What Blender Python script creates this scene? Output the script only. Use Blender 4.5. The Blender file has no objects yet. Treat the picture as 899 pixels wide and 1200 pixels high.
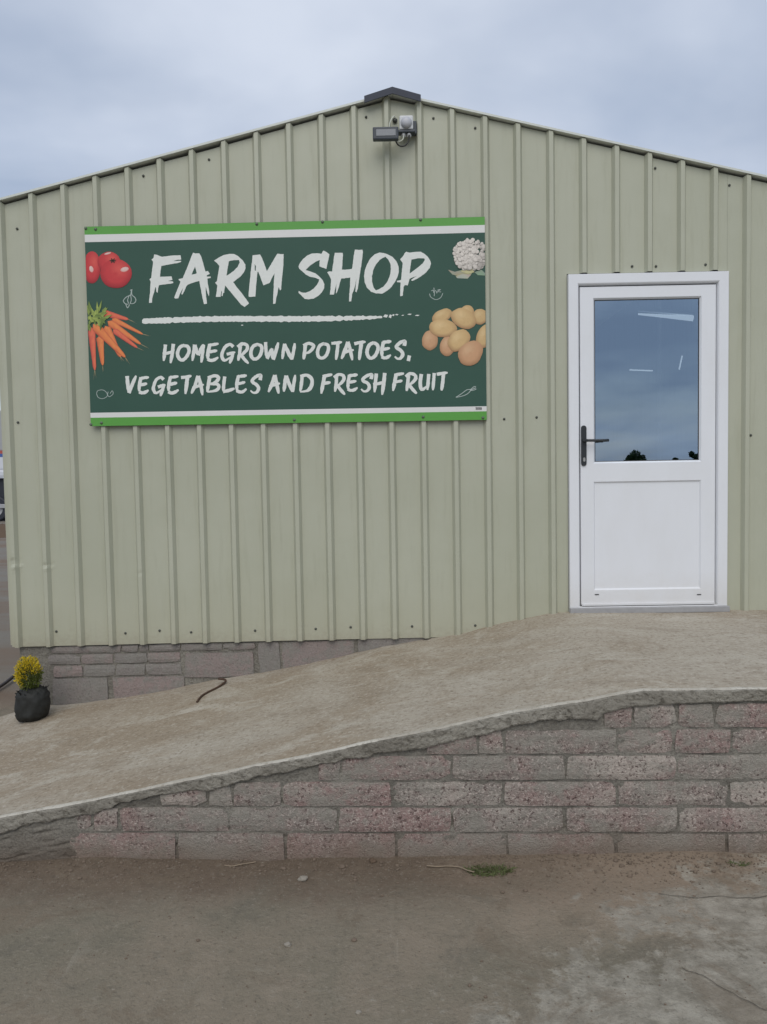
import bpy, bmesh, math, random
from math import radians, sin, cos, pi, sqrt, exp
from mathutils import Vector, Matrix, noise
from mathutils.geometry import tessellate_polygon

scene = bpy.context.scene
COL = scene.collection
rnd = random.Random(7)

# ------------------------------------------------------------------ camera
CAM = Vector((-0.0224, -4.768, 1.60))
YAW, PITCH, ROLL, FPX = radians(0.685), radians(-2.854), radians(-0.9915), 890.0
_f = Vector((-sin(YAW) * cos(PITCH), cos(YAW) * cos(PITCH), sin(PITCH)))
_r0 = Vector((cos(YAW), sin(YAW), 0)); _u0 = _r0.cross(_f)
_r = cos(ROLL) * _r0 + sin(ROLL) * _u0
_u = -sin(ROLL) * _r0 + cos(ROLL) * _u0
cam_data = bpy.data.cameras.new('camera')
cam_data.sensor_fit = 'HORIZONTAL'; cam_data.sensor_width = 36.0
cam_data.lens = 36.0 * FPX / 899.0
cam_data.clip_start = 0.05; cam_data.clip_end = 3000
cam = bpy.data.objects.new('camera', cam_data); COL.objects.link(cam)
m = Matrix((( _r.x, _u.x, -_f.x, CAM.x), (_r.y, _u.y, -_f.y, CAM.y), (_r.z, _u.z, -_f.z, CAM.z), (0, 0, 0, 1)))
cam.matrix_world = m
scene.camera = cam

# ------------------------------------------------------------------ sky and sun
SUN_EL, SUN_AZ = radians(46), radians(-5)      # azimuth measured from -Y (behind the camera) towards +X
world = bpy.data.worlds.new('World'); scene.world = world; world.use_nodes = True
nt = world.node_tree; nt.nodes.clear()
def wn(t, **k):
    n = nt.nodes.new(t)
    for a, b in k.items(): setattr(n, a, b)
    return n
out = wn('ShaderNodeOutputWorld'); bg = wn('ShaderNodeBackground'); bg.inputs['Strength'].default_value = 0.1
sky = wn('ShaderNodeTexSky'); sky.sky_type = 'NISHITA'; sky.sun_disc = False
sky.sun_elevation = SUN_EL; sky.sun_rotation = pi - SUN_AZ
sky.air_density = 1.0; sky.dust_density = 2.0
tc = wn('ShaderNodeTexCoord'); sep = wn('ShaderNodeSeparateXYZ')
nt.links.new(tc.outputs['Generated'], sep.inputs[0])
mx = wn('ShaderNodeMath', operation='MAXIMUM'); mx.inputs[1].default_value = 0.0
nt.links.new(sep.outputs['Z'], mx.inputs[0])
ad = wn('ShaderNodeMath', operation='ADD'); ad.inputs[1].default_value = 0.22
nt.links.new(mx.outputs[0], ad.inputs[0])
dv = wn('ShaderNodeVectorMath', operation='DIVIDE'); cb = wn('ShaderNodeCombineXYZ')
for s in 'XYZ': nt.links.new(ad.outputs[0], cb.inputs[s])
nt.links.new(tc.outputs['Generated'], dv.inputs[0]); nt.links.new(cb.outputs[0], dv.inputs[1])
n1 = wn('ShaderNodeTexNoise'); n1.inputs['Scale'].default_value = 1.15; n1.inputs['Detail'].default_value = 5; n1.inputs['Roughness'].default_value = 0.46
n1.inputs['Distortion'].default_value = 0.35
off = wn('ShaderNodeVectorMath', operation='ADD'); off.inputs[1].default_value = (3.0, 1.0, 2.0)
nt.links.new(dv.outputs[0], off.inputs[0]); nt.links.new(off.outputs[0], n1.inputs['Vector'])
cr = wn('ShaderNodeValToRGB')
cr.color_ramp.elements[0].position = 0.39; cr.color_ramp.elements[0].color = (2.75, 3.3, 4.3, 1)
cr.color_ramp.elements[1].position = 0.64; cr.color_ramp.elements[1].color = (4.85, 5.3, 6.15, 1)
nt.links.new(n1.outputs['Fac'], cr.inputs[0])
n2 = wn('ShaderNodeTexNoise'); n2.inputs['Scale'].default_value = 2.3; n2.inputs['Detail'].default_value = 4
nt.links.new(dv.outputs[0], n2.inputs['Vector'])
cov = wn('ShaderNodeMapRange'); cov.inputs['From Min'].default_value = 0.3; cov.inputs['From Max'].default_value = 0.6
cov.inputs['To Min'].default_value = 0.72; cov.inputs['To Max'].default_value = 0.97
nt.links.new(n2.outputs['Fac'], cov.inputs['Value'])
mixs = wn('ShaderNodeMix', data_type='RGBA')
nt.links.new(cov.outputs[0], mixs.inputs['Factor'])
nt.links.new(sky.outputs[0], mixs.inputs[6]); nt.links.new(cr.outputs[0], mixs.inputs[7])
nt.links.new(mixs.outputs[2], bg.inputs['Color']); nt.links.new(bg.outputs[0], out.inputs['Surface'])

sun_d = bpy.data.lights.new('sun', 'SUN'); sun_d.energy = 1.05; sun_d.angle = radians(50); sun_d.color = (1.0, 0.945, 0.86)
sun = bpy.data.objects.new('sun', sun_d); COL.objects.link(sun)
sdir = Vector((sin(SUN_AZ) * cos(SUN_EL), -cos(SUN_AZ) * cos(SUN_EL), sin(SUN_EL)))
sun.rotation_euler = sdir.to_track_quat('Z', 'Y').to_euler(); sun.location = (6, -20, 20)

scene.render.engine = 'CYCLES'
scene.view_settings.view_transform = 'Standard'; scene.view_settings.look = 'None'
scene.view_settings.exposure = 0.47; scene.view_settings.gamma = 1.0
scene.view_settings.use_curve_mapping = False

# ------------------------------------------------------------------ measuring helpers
def U(px, py, Y):
    """photo pixel (899x1200) -> point on the vertical plane at depth Y"""
    d = _f + _r * ((px - 449.5) / FPX) + _u * ((600 - py) / FPX)
    return CAM + d * ((Y - CAM.y) / d.y)
def G(px, py, z):
    d = _f + _r * ((px - 449.5) / FPX) + _u * ((600 - py) / FPX)
    return CAM + d * ((z - CAM.z) / d.z)
def lin(tab, x):
    if x <= tab[0][0]:
        a, b = tab[0], tab[1]
    elif x >= tab[-1][0]:
        a, b = tab[-2], tab[-1]
    else:
        for a, b in zip(tab, tab[1:]):
            if x <= b[0]: break
    return a[1] + (b[1] - a[1]) * (x - a[0]) / (b[0] - a[0])
def N(x, y=0.0, z=0.0): return noise.noise(Vector((x, y, z)))
def FR(x, y=0.0, z=0.0, o=4): return noise.fractal(Vector((x, y, z)), 0.8, 2.1, o)

# ------------------------------------------------------------------ object helpers
def tag(o, label=None, cat=None, group=None, kind=None):
    if label: o['label'] = label
    if cat: o['category'] = cat
    if group: o['group'] = group
    if kind: o['kind'] = kind
    return o
def empty(name, loc, label=None, cat=None, group=None):
    o = bpy.data.objects.new(name, None); COL.objects.link(o); o.location = loc; o.empty_display_size = 0.1
    return tag(o, label, cat, group)
def root_loc(o):
    v = Vector((0, 0, 0))
    while o: v += o.location; o = o.parent
    return v
def mesh(name, verts, faces, mat, parent=None, smooth=False, cols=None, loc=None):
    me = bpy.data.meshes.new(name)
    off = root_loc(parent) if parent else (Vector(loc) if loc else Vector((0, 0, 0)))
    me.from_pydata([tuple(Vector(v) - off) for v in verts], [], faces)
    if cols is not None:
        ca = me.color_attributes.new('Col', 'FLOAT_COLOR', 'POINT')
        for i, c in enumerate(cols): ca.data[i].color = (c[0], c[1], c[2], 1)
    bm = bmesh.new(); bm.from_mesh(me)
    if len(bm.faces) and cols is None: bmesh.ops.recalc_face_normals(bm, faces=bm.faces)
    bm.to_mesh(me); bm.free()
    if smooth:
        for p in me.polygons: p.use_smooth = True
    me.materials.append(mat)
    o = bpy.data.objects.new(name, me); COL.objects.link(o)
    if parent: o.parent = parent
    elif loc: o.location = loc
    return o
class MB:
    def __init__(s): s.v = []; s.f = []; s.c = []
    def add(s, v, f, c=None):
        b = len(s.v); s.v += [Vector(q) for q in v]; s.f += [tuple(i + b for i in q) for q in f]
        if c is not None: s.c += (c if isinstance(c, list) else [c] * len(v))
    def box(s, a, b, bev=0.0):
        bm = bmesh.new(); bmesh.ops.create_cube(bm, size=1)
        for v in bm.verts: v.co = Vector([(a[i] + b[i]) / 2 + v.co[i] * (b[i] - a[i]) for i in range(3)])
        if bev: bmesh.ops.bevel(bm, geom=bm.edges[:], offset=bev, segments=2, profile=0.6, affect='EDGES')
        s.frombm(bm)
    def frombm(s, bm):
        bm.verts.index_update(); b = len(s.v)
        s.v += [v.co.copy() for v in bm.verts]; s.f += [tuple(v.index + b for v in f.verts) for f in bm.faces]; bm.free()
    def tube(s, pts, r, n=8, cap=True):
        pts = [Vector(p) for p in pts]; rs = r if isinstance(r, (list, tuple)) else [r] * len(pts)
        b = len(s.v); up = Vector((0.13, 0.3, 0.95))
        for i, p in enumerate(pts):
            t = (pts[min(i + 1, len(pts) - 1)] - pts[max(i - 1, 0)]).normalized()
            x = t.cross(up);
            if x.length < 1e-3: x = t.cross(Vector((1, 0, 0)))
            x.normalize(); y = t.cross(x)
            for k in range(n):
                a = 2 * pi * k / n; s.v.append(p + (x * cos(a) + y * sin(a)) * rs[i])
        for i in range(len(pts) - 1):
            for k in range(n):
                k2 = (k + 1) % n
                s.f.append((b + i * n + k, b + i * n + k2, b + (i + 1) * n + k2, b + (i + 1) * n + k))
        if cap:
            s.f.append(tuple(b + k for k in range(n))); s.f.append(tuple(b + (len(pts) - 1) * n + k for k in range(n)))
    def loops(s, loops, close_last=False, close_first=False):
        """stack of equally long closed loops joined by quads"""
        b = len(s.v); n = len(loops[0])
        for l in loops: s.v += [Vector(q) for q in l]
        for i in range(len(loops) - 1):
            for k in range(n):
                k2 = (k + 1) % n; s.f.append((b + i * n + k, b + i * n + k2, b + (i + 1) * n + k2, b + (i + 1) * n + k))
        if close_first: s.f.append(tuple(b + k for k in range(n)))
        if close_last: s.f.append(tuple(b + (len(loops) - 1) * n + k for k in range(n)))
    def obj(s, name, mat, parent=None, smooth=False, loc=None):
        return mesh(name, s.v, s.f, mat, parent, smooth, s.c if s.c else None, loc)
def grid(nu, nv, fn, flip=False):
    v = [fn(i, j) for j in range(nv + 1) for i in range(nu + 1)]; w = nu + 1
    f = [(j * w + i, j * w + i + 1, (j + 1) * w + i + 1, (j + 1) * w + i) for j in range(nv) for i in range(nu)]
    return v, f
def catmull(pts, n=6):
    P = [Vector(p) for p in pts]; o = []
    for i in range(len(P) - 1):
        p0, p1, p2, p3 = P[max(i - 1, 0)], P[i], P[i + 1], P[min(i + 2, len(P) - 1)]
        for k in range(n):
            t = k / n
            o.append(0.5 * ((2 * p1) + (p2 - p0) * t + (2 * p0 - 5 * p1 + 4 * p2 - p3) * t * t + (3 * p1 - p0 - 3 * p2 + p3) * t ** 3))
    o.append(P[-1]); return o

# ------------------------------------------------------------------ materials
class Mat:
    def __init__(s, name, rough=0.6, spec=0.5, metal=0.0):
        s.m = bpy.data.materials.new(name); s.m.use_nodes = True; s.nt = s.m.node_tree
        s.b = s.nt.nodes['Principled BSDF']; s.b.inputs['Roughness'].default_value = rough
        s.b.inputs['Specular IOR Level'].default_value = spec; s.b.inputs['Metallic'].default_value = metal
        s.tc = s.n('ShaderNodeTexCoord'); s.col = None; s.h = None
    def n(s, t, **k):
        q = s.nt.nodes.new(t)
        for a, b in k.items(): setattr(q, a, b)
        return q
    def L(s, a, b): s.nt.links.new(a, b)
    def vec(s, scale=(1, 1, 1), coord='Object', loc=(0, 0, 0)):
        mp = s.n('ShaderNodeMapping'); mp.inputs['Scale'].default_value = scale; mp.inputs['Location'].default_value = loc
        s.L(s.tc.outputs[coord], mp.inputs[0]); return mp.outputs[0]
    def noise(s, scale, detail=4, rough=0.55, vec=None, dist=0.0):
        q = s.n('ShaderNodeTexNoise'); q.inputs['Scale'].default_value = scale; q.inputs['Detail'].default_value = detail
        q.inputs['Roughness'].default_value = rough; q.inputs['Distortion'].default_value = dist
        s.L(vec if vec else s.tc.outputs['Object'], q.inputs['Vector']); return q.outputs['Fac']
    def voro(s, scale, vec=None, feature='F1', out='Distance'):
        q = s.n('ShaderNodeTexVoronoi', feature=feature); q.inputs['Scale'].default_value = scale
        s.L(vec if vec else s.tc.outputs['Object'], q.inputs['Vector']); return q.outputs[out]
    def rng(s, fac, a, b, c=0.0, d=1.0):
        q = s.n('ShaderNodeMapRange'); q.interpolation_type = 'SMOOTHSTEP'
        for k, v in zip(('From Min', 'From Max', 'To Min', 'To Max'), (a, b, c, d)): q.inputs[k].default_value = v
        s.L(fac, q.inputs['Value']); return q.outputs[0]
    def math(s, op, a, b=None):
        q = s.n('ShaderNodeMath', operation=op)
        for i, x in enumerate((a, b)):
            if x is None: continue
            if isinstance(x, (int, float)): q.inputs[i].default_value = x
            else: s.L(x, q.inputs[i])
        return q.outputs[0]
    def mix(s, fac, a, b, blend='MIX'):
        q = s.n('ShaderNodeMix', data_type='RGBA', blend_type=blend)
        for i, x in ((0, fac), (6, a), (7, b)):
            if isinstance(x, (int, float)): q.inputs[i].default_value = x
            elif isinstance(x, tuple): q.inputs[i].default_value = (*x, 1)
            else: s.L(x, q.inputs[i])
        return q.outputs[2]
    def base(s, c):
        if isinstance(c, tuple): s.b.inputs['Base Color'].default_value = (*c, 1)
        else: s.L(c, s.b.inputs['Base Color'])
        return s
    def bump(s, h, strength=0.5, dist=0.01):
        q = s.n('ShaderNodeBump'); q.inputs['Strength'].default_value = strength; q.inputs['Distance'].default_value = dist
        s.L(h, q.inputs['Height']); s.L(q.outputs[0], s.b.inputs['Normal']); return s
    def rough(s, r): s.L(r, s.b.inputs['Roughness']); return s
    def rand(s): return s.n('ShaderNodeObjectInfo').outputs['Random']
    def sepxyz(s):
        q = s.n('ShaderNodeSeparateXYZ'); s.L(s.tc.outputs['Object'], q.inputs[0]); return q.outputs

def plain(name, col, rough=0.5, spec=0.5, metal=0.0, var=0.12, scale=30):
    M = Mat(name, rough, spec, metal)
    f = M.noise(scale, 4)
    d = tuple(c * (1 - var) for c in col); e = tuple(min(1, c * (1 + var)) for c in col)
    M.base(M.mix(f, d, e)); return M.m

# painted box-profile steel
M = Mat('painted_steel_sage', 0.42, 0.45)
f1 = M.noise(1.6, 4, 0.6); f2 = M.noise(7, 5, 0.6, M.vec((3.0, 3.0, 0.35)))
c = M.mix(M.rng(f1, .3, .7), (0.418, 0.430, 0.335), (0.448, 0.459, 0.364))
c = M.mix(M.rng(f2, .5, .78, 0, .38), c, (0.345, 0.352, 0.26))
dirtz = M.rng(M.math('ADD', M.sepxyz()['Z'], M.math('MULTIPLY', f1, .35)), .62, 1.25, .32, 0)
c = M.mix(dirtz, c, (0.40, 0.375, 0.27))
run = M.rng(M.noise(26, 4, .6, M.vec((1, 1, .05))), .58, .74, 0, .22)
c = M.mix(run, c, (0.30, 0.295, 0.215))
spl = M.rng(M.math('ADD', M.sepxyz()['Z'], M.math('MULTIPLY', M.noise(30, 4, .7), .30)), .60, .82, .55, 0)
c = M.mix(spl, c, (0.30, 0.265, 0.20))
sp = M.rng(M.noise(60, 3, .7), .70, .78, 0, .35)
c = M.mix(sp, c, (0.25, 0.25, 0.19))
M.base(c); M.rough(M.rng(f2, .2, .8, .36, .52)); M.bump(M.noise(3, 2), .12, .02); CLAD = M.m
ROOFM = plain('roof_edge_pale', (0.62, 0.65, 0.60), 0.45)
DARKRIDGE = plain('slate_blue_ridge', (0.030, 0.037, 0.058), 0.6, var=.25, scale=12)
UPVC = Mat('white_upvc', 0.32, 0.5)
fa = UPVC.noise(5, 5, .6, UPVC.vec((1, 1, .4))); fb = UPVC.noise(90, 2, .6)
cc = UPVC.mix(UPVC.rng(fa, .35, .75, 0, .35), (0.765, 0.785, 0.82), (0.70, 0.71, 0.72))
cc = UPVC.mix(UPVC.rng(fb, .72, .78, 0, .3), cc, (0.5, 0.48, 0.44))
dz = UPVC.rng(UPVC.math('ADD', UPVC.sepxyz()['Z'], UPVC.math('MULTIPLY', UPVC.noise(9, 5, .7), .22)), .76, 1.12, .5, 0)
cc = UPVC.mix(dz, cc, (0.60, 0.57, 0.52))
UPVC.base(cc); UPVC = UPVC.m
RUBBER = plain('dark_rubber_gasket', (0.03, 0.03, 0.032), 0.6)
SILL = plain('grey_sill', (0.33, 0.33, 0.335), 0.5, scale=20, var=.2)
BLACKMETAL = plain('black_handle_metal', (0.022, 0.026, 0.03), 0.38)
STEEL = plain('bare_steel', (0.45, 0.44, 0.42), 0.35, metal=0.9)
BOLTM = plain('green_grey_bolt', (0.12, 0.16, 0.11), 0.45)
SCREW = plain('dull_screw', (0.07, 0.075, 0.065), 0.5)
INTERIOR = plain('dark_interior', (0.10, 0.11, 0.13), 0.9)
# door glass: coated double glazing
GL = bpy.data.materials.new('coated_glass'); GL.use_nodes = True; g = GL.node_tree; g.nodes.clear()
go = g.nodes.new('ShaderNodeOutputMaterial'); gm = g.nodes.new('ShaderNodeMixShader'); gt = g.nodes.new('ShaderNodeBsdfTransparent'); gg = g.nodes.new('ShaderNodeBsdfGlossy')
gt.inputs['Color'].default_value = (0.5, 0.58, 0.66, 1); gg.inputs['Roughness'].default_value = 0.0; gg.inputs['Color'].default_value = (0.66, 0.83, 1.0, 1)
gfr = g.nodes.new('ShaderNodeLayerWeight'); gfr.inputs['Blend'].default_value = 0.25
gmr = g.nodes.new('ShaderNodeMapRange'); gmr.inputs['To Min'].default_value = 0.42; gmr.inputs['To Max'].default_value = 0.95
gtc = g.nodes.new('ShaderNodeTexCoord'); gn = g.nodes.new('ShaderNodeTexNoise'); gn.inputs['Scale'].default_value = 2.2; gn.inputs['Detail'].default_value = 1
gb = g.nodes.new('ShaderNodeBump'); gb.inputs['Strength'].default_value = 0.03; gb.inputs['Distance'].default_value = 0.02
g.links.new(gtc.outputs['Object'], gn.inputs['Vector']); g.links.new(gn.outputs['Fac'], gb.inputs['Height']); g.links.new(gb.outputs[0], gg.inputs['Normal'])
g.links.new(gfr.outputs['Facing'], gmr.inputs['Value']); g.links.new(gmr.outputs[0], gm.inputs[0])
g.links.new(gt.outputs[0], gm.inputs[1]); g.links.new(gg.outputs[0], gm.inputs[2]); g.links.new(gm.outputs[0], go.inputs[0])

# rough concrete blocks (pinkish and grey mix, one tone per block)
def block_mat(name, pink=1.0):
    M = Mat(name, 0.92, 0.2)
    r = M.rand(); v = M.vec((1, 1, 1))
    big = M.noise(5.5, 3, .6); fine = M.noise(70, 5, .75); vor = M.voro(110)
    grain = M.noise(105, 4, .7); pits = M.noise(75, 4, .75); vor = M.voro(170)
    tone = M.rng(M.math('ADD', M.math('MULTIPLY', r, .40), M.math('MULTIPLY', M.noise(9, 4, .65, M.vec((1, 1, .5))), 1.5)), .62, 1.22)
    c = M.mix(tone, (0.255, 0.230, 0.202), (0.305, 0.215, 0.196))
    patch = M.noise(7, 4, .65, M.vec((.6, 1, 1.2)))
    r2 = M.math('FRACT', M.math('MULTIPLY', r, 7.31))
    c = M.mix(M.rng(M.math('ADD', M.math('MULTIPLY', r2, .35), patch), .62, .86, 0, .75), c, (0.43, 0.39, 0.34))
    c = M.mix(M.rng(grain, .53, .62, 0, .85), c, (0.52, 0.45, 0.40))
    c = M.mix(M.rng(pits, .37, .47, .85, 0), c, (0.075, 0.046, 0.042))
    smear = M.rng(M.math('ADD', M.noise(4.2, 5, .7, M.vec((.7, 1, 1.3))), M.math('MULTIPLY', M.noise(38, 3, .6), .25)), .56, .74, 0, .85)
    c = M.mix(smear, c, M.mix(grain, (0.22, 0.207, 0.178), (0.335, 0.318, 0.275)))
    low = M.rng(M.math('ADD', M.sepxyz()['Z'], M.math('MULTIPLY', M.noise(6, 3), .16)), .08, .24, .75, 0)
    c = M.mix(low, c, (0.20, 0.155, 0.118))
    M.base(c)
    h = M.math('ADD', M.math('MULTIPLY', pits, 1.3), M.math('ADD', M.math('MULTIPLY', grain, .6), M.math('MULTIPLY', vor, .4)))
    M.bump(h, .8, .007); return M.m
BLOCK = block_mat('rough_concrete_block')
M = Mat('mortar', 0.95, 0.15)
fine = M.noise(90, 5, .7); big = M.noise(4, 4, .6)
c = M.mix(M.rng(big, .3, .7), (0.205, 0.192, 0.163), (0.31, 0.292, 0.25))
c = M.mix(M.rng(fine, .35, .6, .5, 0), c, (0.10, 0.09, 0.08))
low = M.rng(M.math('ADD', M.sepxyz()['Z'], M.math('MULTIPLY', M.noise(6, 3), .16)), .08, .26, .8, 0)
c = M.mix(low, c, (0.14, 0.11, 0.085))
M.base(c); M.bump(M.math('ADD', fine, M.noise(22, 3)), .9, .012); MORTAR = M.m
M = Mat('plinth_block', 0.93, 0.2)
r = M.rand(); fine = M.noise(75, 5, .72); big = M.noise(6, 3, .6)
c = M.mix(M.rng(M.math('ADD', M.math('MULTIPLY', r, .9), M.math('MULTIPLY', big, .5)), .6, 1.4), (0.25, 0.228, 0.21), (0.315, 0.240, 0.222))
c = M.mix(M.rng(fine, .56, .72, 0, .6), c, (0.42, 0.38, 0.36)); c = M.mix(M.rng(fine, .3, .44, .6, 0), c, (0.12, 0.105, 0.1))
sm_ = M.rng(M.math('ADD', M.noise(6, 5, .7), M.math('MULTIPLY', M.noise(40, 3, .6), .25)), .54, .72, 0, .9)
c = M.mix(sm_, c, M.mix(fine, (0.19, 0.18, 0.16), (0.31, 0.295, 0.265)))
c = M.mix(M.rng(M.noise(90, 4, .7), .35, .45, .45, 0), c, (0.12, 0.106, 0.096))
M.base(c); M.bump(fine, .9, .01); PBLOCK = M.m

# poured ramp concrete
M = Mat('ramp_concrete', 0.93, 0.2)
big = M.noise(.9, 6, .66, dist=.8); mid = M.noise(4.5, 6, .7, M.vec((.7, 1.2, 1)), .5); fine = M.noise(120, 4, .75)
st = M.noise(14, 6, .7, M.vec((.35, 2.2, 1), loc=(3, 1, 0)), .6); pt = M.noise(2.4, 6, .72, M.vec((1, 1, 1), loc=(7, 2, 0)), 1.0)
gr = M.noise(52, 4, .72); gr2 = M.noise(24, 5, .72)
c = M.mix(M.rng(big, .36, .62), (0.315, 0.258, 0.188), (0.40, 0.355, 0.285))
c = M.mix(M.rng(pt, .50, .66, 0, .65), c, (0.46, 0.42, 0.345)); c = M.mix(M.rng(pt, .32, .46, .55, 0), c, (0.275, 0.222, 0.16))
c = M.mix(M.rng(mid, .53, .70, 0, .6), c, (0.50, 0.46, 0.385)); c = M.mix(M.rng(mid, .32, .45, .5, 0), c, (0.26, 0.215, 0.16))
c = M.mix(M.rng(st, .56, .72, 0, .5), c, (0.255, 0.205, 0.15)); c = M.mix(M.rng(st, .30, .42, .45, 0), c, (0.52, 0.485, 0.415))
c = M.mix(M.rng(gr2, .58, .72, 0, .35), c, (0.50, 0.455, 0.375)); c = M.mix(M.rng(gr2, .32, .44, .4, 0), c, (0.21, 0.168, 0.12))
c = M.mix(M.rng(gr, .54, .68, 0, .55), c, (0.56, 0.51, 0.43)); c = M.mix(M.rng(gr, .34, .46, .65, 0), c, (0.18, 0.142, 0.10))
c = M.mix(M.rng(fine, .28, .40, .5, 0), c, (0.14, 0.115, 0.085))
M.base(c); M.bump(M.math('ADD', M.math('MULTIPLY', fine, .5), M.math('ADD', gr, M.math('MULTIPLY', st, 1.2))), .7, .006); RAMPM = M.m
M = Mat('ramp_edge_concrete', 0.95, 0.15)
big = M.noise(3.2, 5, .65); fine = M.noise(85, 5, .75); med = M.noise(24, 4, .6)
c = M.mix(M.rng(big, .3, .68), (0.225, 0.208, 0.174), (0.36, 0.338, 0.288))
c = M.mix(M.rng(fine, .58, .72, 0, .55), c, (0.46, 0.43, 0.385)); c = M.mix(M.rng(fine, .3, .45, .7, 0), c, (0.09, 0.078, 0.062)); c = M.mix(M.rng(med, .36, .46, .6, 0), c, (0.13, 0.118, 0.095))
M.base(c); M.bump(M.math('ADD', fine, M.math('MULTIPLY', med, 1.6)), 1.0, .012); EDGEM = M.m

M = Mat('worn_lit_arris_concrete', 0.93, 0.2)  # pale worn concrete, with the highlight along the slab's top edge painted in
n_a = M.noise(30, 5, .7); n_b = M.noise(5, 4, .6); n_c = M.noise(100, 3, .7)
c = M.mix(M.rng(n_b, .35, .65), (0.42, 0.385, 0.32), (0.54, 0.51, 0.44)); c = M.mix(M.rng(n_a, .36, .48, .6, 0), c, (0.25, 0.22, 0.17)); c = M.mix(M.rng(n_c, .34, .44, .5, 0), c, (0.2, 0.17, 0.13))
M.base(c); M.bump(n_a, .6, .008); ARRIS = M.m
# yard concrete with dirt, pale worn patches, far grass
M = Mat('yard_concrete', 0.93, 0.2)
X = M.sepxyz()
big = M.noise(1.5, 6, .66, dist=.6); mid = M.noise(4.2, 7, .7, dist=.4); fine = M.noise(85, 4, .75); sm = M.noise(20, 5, .7)
c = M.mix(M.rng(big, .34, .66), (0.192, 0.171, 0.127), (0.236, 0.198, 0.148))
c = M.mix(M.rng(mid, .50, .68, 0, .7), c, (0.26, 0.218, 0.165)); c = M.mix(M.rng(mid, .34, .48, .5, 0), c, (0.142, 0.128, 0.10))
c = M.mix(M.rng(sm, .56, .70, 0, .5), c, (0.27, 0.24, 0.19)); c = M.mix(M.rng(sm, .30, .44, .5, 0), c, (0.145, 0.13, 0.10))
# brown soil washed along the foot of the block wall
wy = M.math('ADD', X['Y'], M.math('ADD', M.math('MULTIPLY', mid, .55), M.math('MULTIPLY', sm, .12)))
soil = M.rng(wy, -1.78, -1.46, 0, .85)
far = M.rng(X['Y'], -1.6, -1.2, 1, 0)
c = M.mix(M.math('MULTIPLY', soil, far), c, M.mix(sm, (0.080, 0.057, 0.040), (0.18, 0.135, 0.098)))
# tan stain to the right in front of the wall
q = M.math('ADD', X['X'], M.math('MULTIPLY', M.math('SUBTRACT', mid, .5), 1.2))
tan = M.math('MULTIPLY', M.rng(q, -.1, 1.0), M.rng(wy, -2.1, -1.75))
c = M.mix(M.math('MULTIPLY', M.math('MULTIPLY', tan, far), .55), c, (0.33, 0.258, 0.19))
# pale bare concrete
q2 = M.math('ADD', M.math('SUBTRACT', M.math('MULTIPLY', X['X'], .8), X['Y']), M.math('ADD', M.math('MULTIPLY', M.math('SUBTRACT', mid, .5), 2.2), M.math('MULTIPLY', M.math('SUBTRACT', sm, .5), 1.0)))
pale = M.math('MULTIPLY', M.rng(q2, 2.72, 2.98, 0, .8), far)
c = M.mix(pale, c, M.mix(M.rng(M.noise(11, 6, .68), .3, .7), (0.20, 0.182, 0.145), (0.40, 0.372, 0.31)))
grit = M.noise(48, 5, .75)
c = M.mix(M.rng(grit, .55, .66, 0, .5), c, (0.27, 0.238, 0.19)); c = M.mix(M.rng(grit, .35, .45, .4, 0), c, (0.10, 0.088, 0.068))
stn = M.rng(M.noise(2.2, 6, .7, M.vec((1, 1, 1), loc=(4, 9, 0)), 1.2), .52, .62, 0, .5)
c = M.mix(M.math('MULTIPLY', stn, far), c, (0.165, 0.130, 0.092))
c = M.mix(M.rng(fine, .60, .72, 0, .55), c, (0.40, 0.365, 0.31)); c = M.mix(M.rng(fine, .28, .40, .6, 0), c, (0.06, 0.052, 0.045))
# brown earth bands on the yard beside and behind the shop
beh = M.rng(X['Y'], .3, .8)
bn = M.noise(.35, 4, .6, M.vec((.5, 1.6, 1)))
c = M.mix(M.math('MULTIPLY', beh, 1.0), c, M.mix(M.rng(bn, .42, .6), (0.20, 0.185, 0.16), (0.185, 0.14, 0.105)))
ln = M.n('ShaderNodeVectorMath', operation='LENGTH'); M.L(M.tc.outputs['Object'], ln.inputs[0])
grass = M.rng(ln.outputs['Value'], 38, 46)
c = M.mix(grass, c, M.mix(M.noise(.08, 4), (0.05, 0.085, 0.025), (0.09, 0.125, 0.04)))
scr = M.rng(M.noise(5, 6, .75, M.vec((1.6, .5, 1)), .8), .60, .72, 0, .2)
c = M.mix(M.math('MULTIPLY', scr, far), c, (0.40, 0.37, 0.31))
M.base(c); M.bump(M.math('ADD', M.math('MULTIPLY', fine, .6), M.math('ADD', sm, mid)), .8, .009); YARD = M.m
SOIL = plain('brown_soil', (0.125, 0.09, 0.064), 0.95, .1, var=.45, scale=60)
PEBBLE = plain('pebble_brown', (0.165, 0.128, 0.096), 0.9, .2, var=.4, scale=25)
STONEM = plain('pale_stone', (0.27, 0.245, 0.205), 0.9, .2, var=.25, scale=40)
CRACKM = plain('crack_dirt', (0.10, 0.088, 0.07), 0.95, .1)
TWIG = plain('dry_twig', (0.25, 0.20, 0.145), 0.9, .1, var=.3)
RUST = plain('rusty_bar', (0.075, 0.045, 0.03), 0.8, .3, var=.4, scale=80)
HOSE = plain('black_brown_pipe', (0.035, 0.026, 0.024), 0.6)
GRASSM = plain('grass_blade', (0.105, 0.125, 0.05), 0.7, .2, var=.4, scale=15)
LEAF = plain('tree_leaf', (0.035, 0.065, 0.02), 0.7, .2, var=.45, scale=2)
BARK = plain('bark', (0.09, 0.07, 0.05), 0.9, .2, var=.3)
SHRUBG = plain('shrub_green', (0.10, 0.125, 0.025), 0.7, .2, var=.4, scale=40)
SHRUBY = plain('shrub_yellow', (0.58, 0.44, 0.025), 0.7, .2, var=.28, scale=60)
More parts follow.
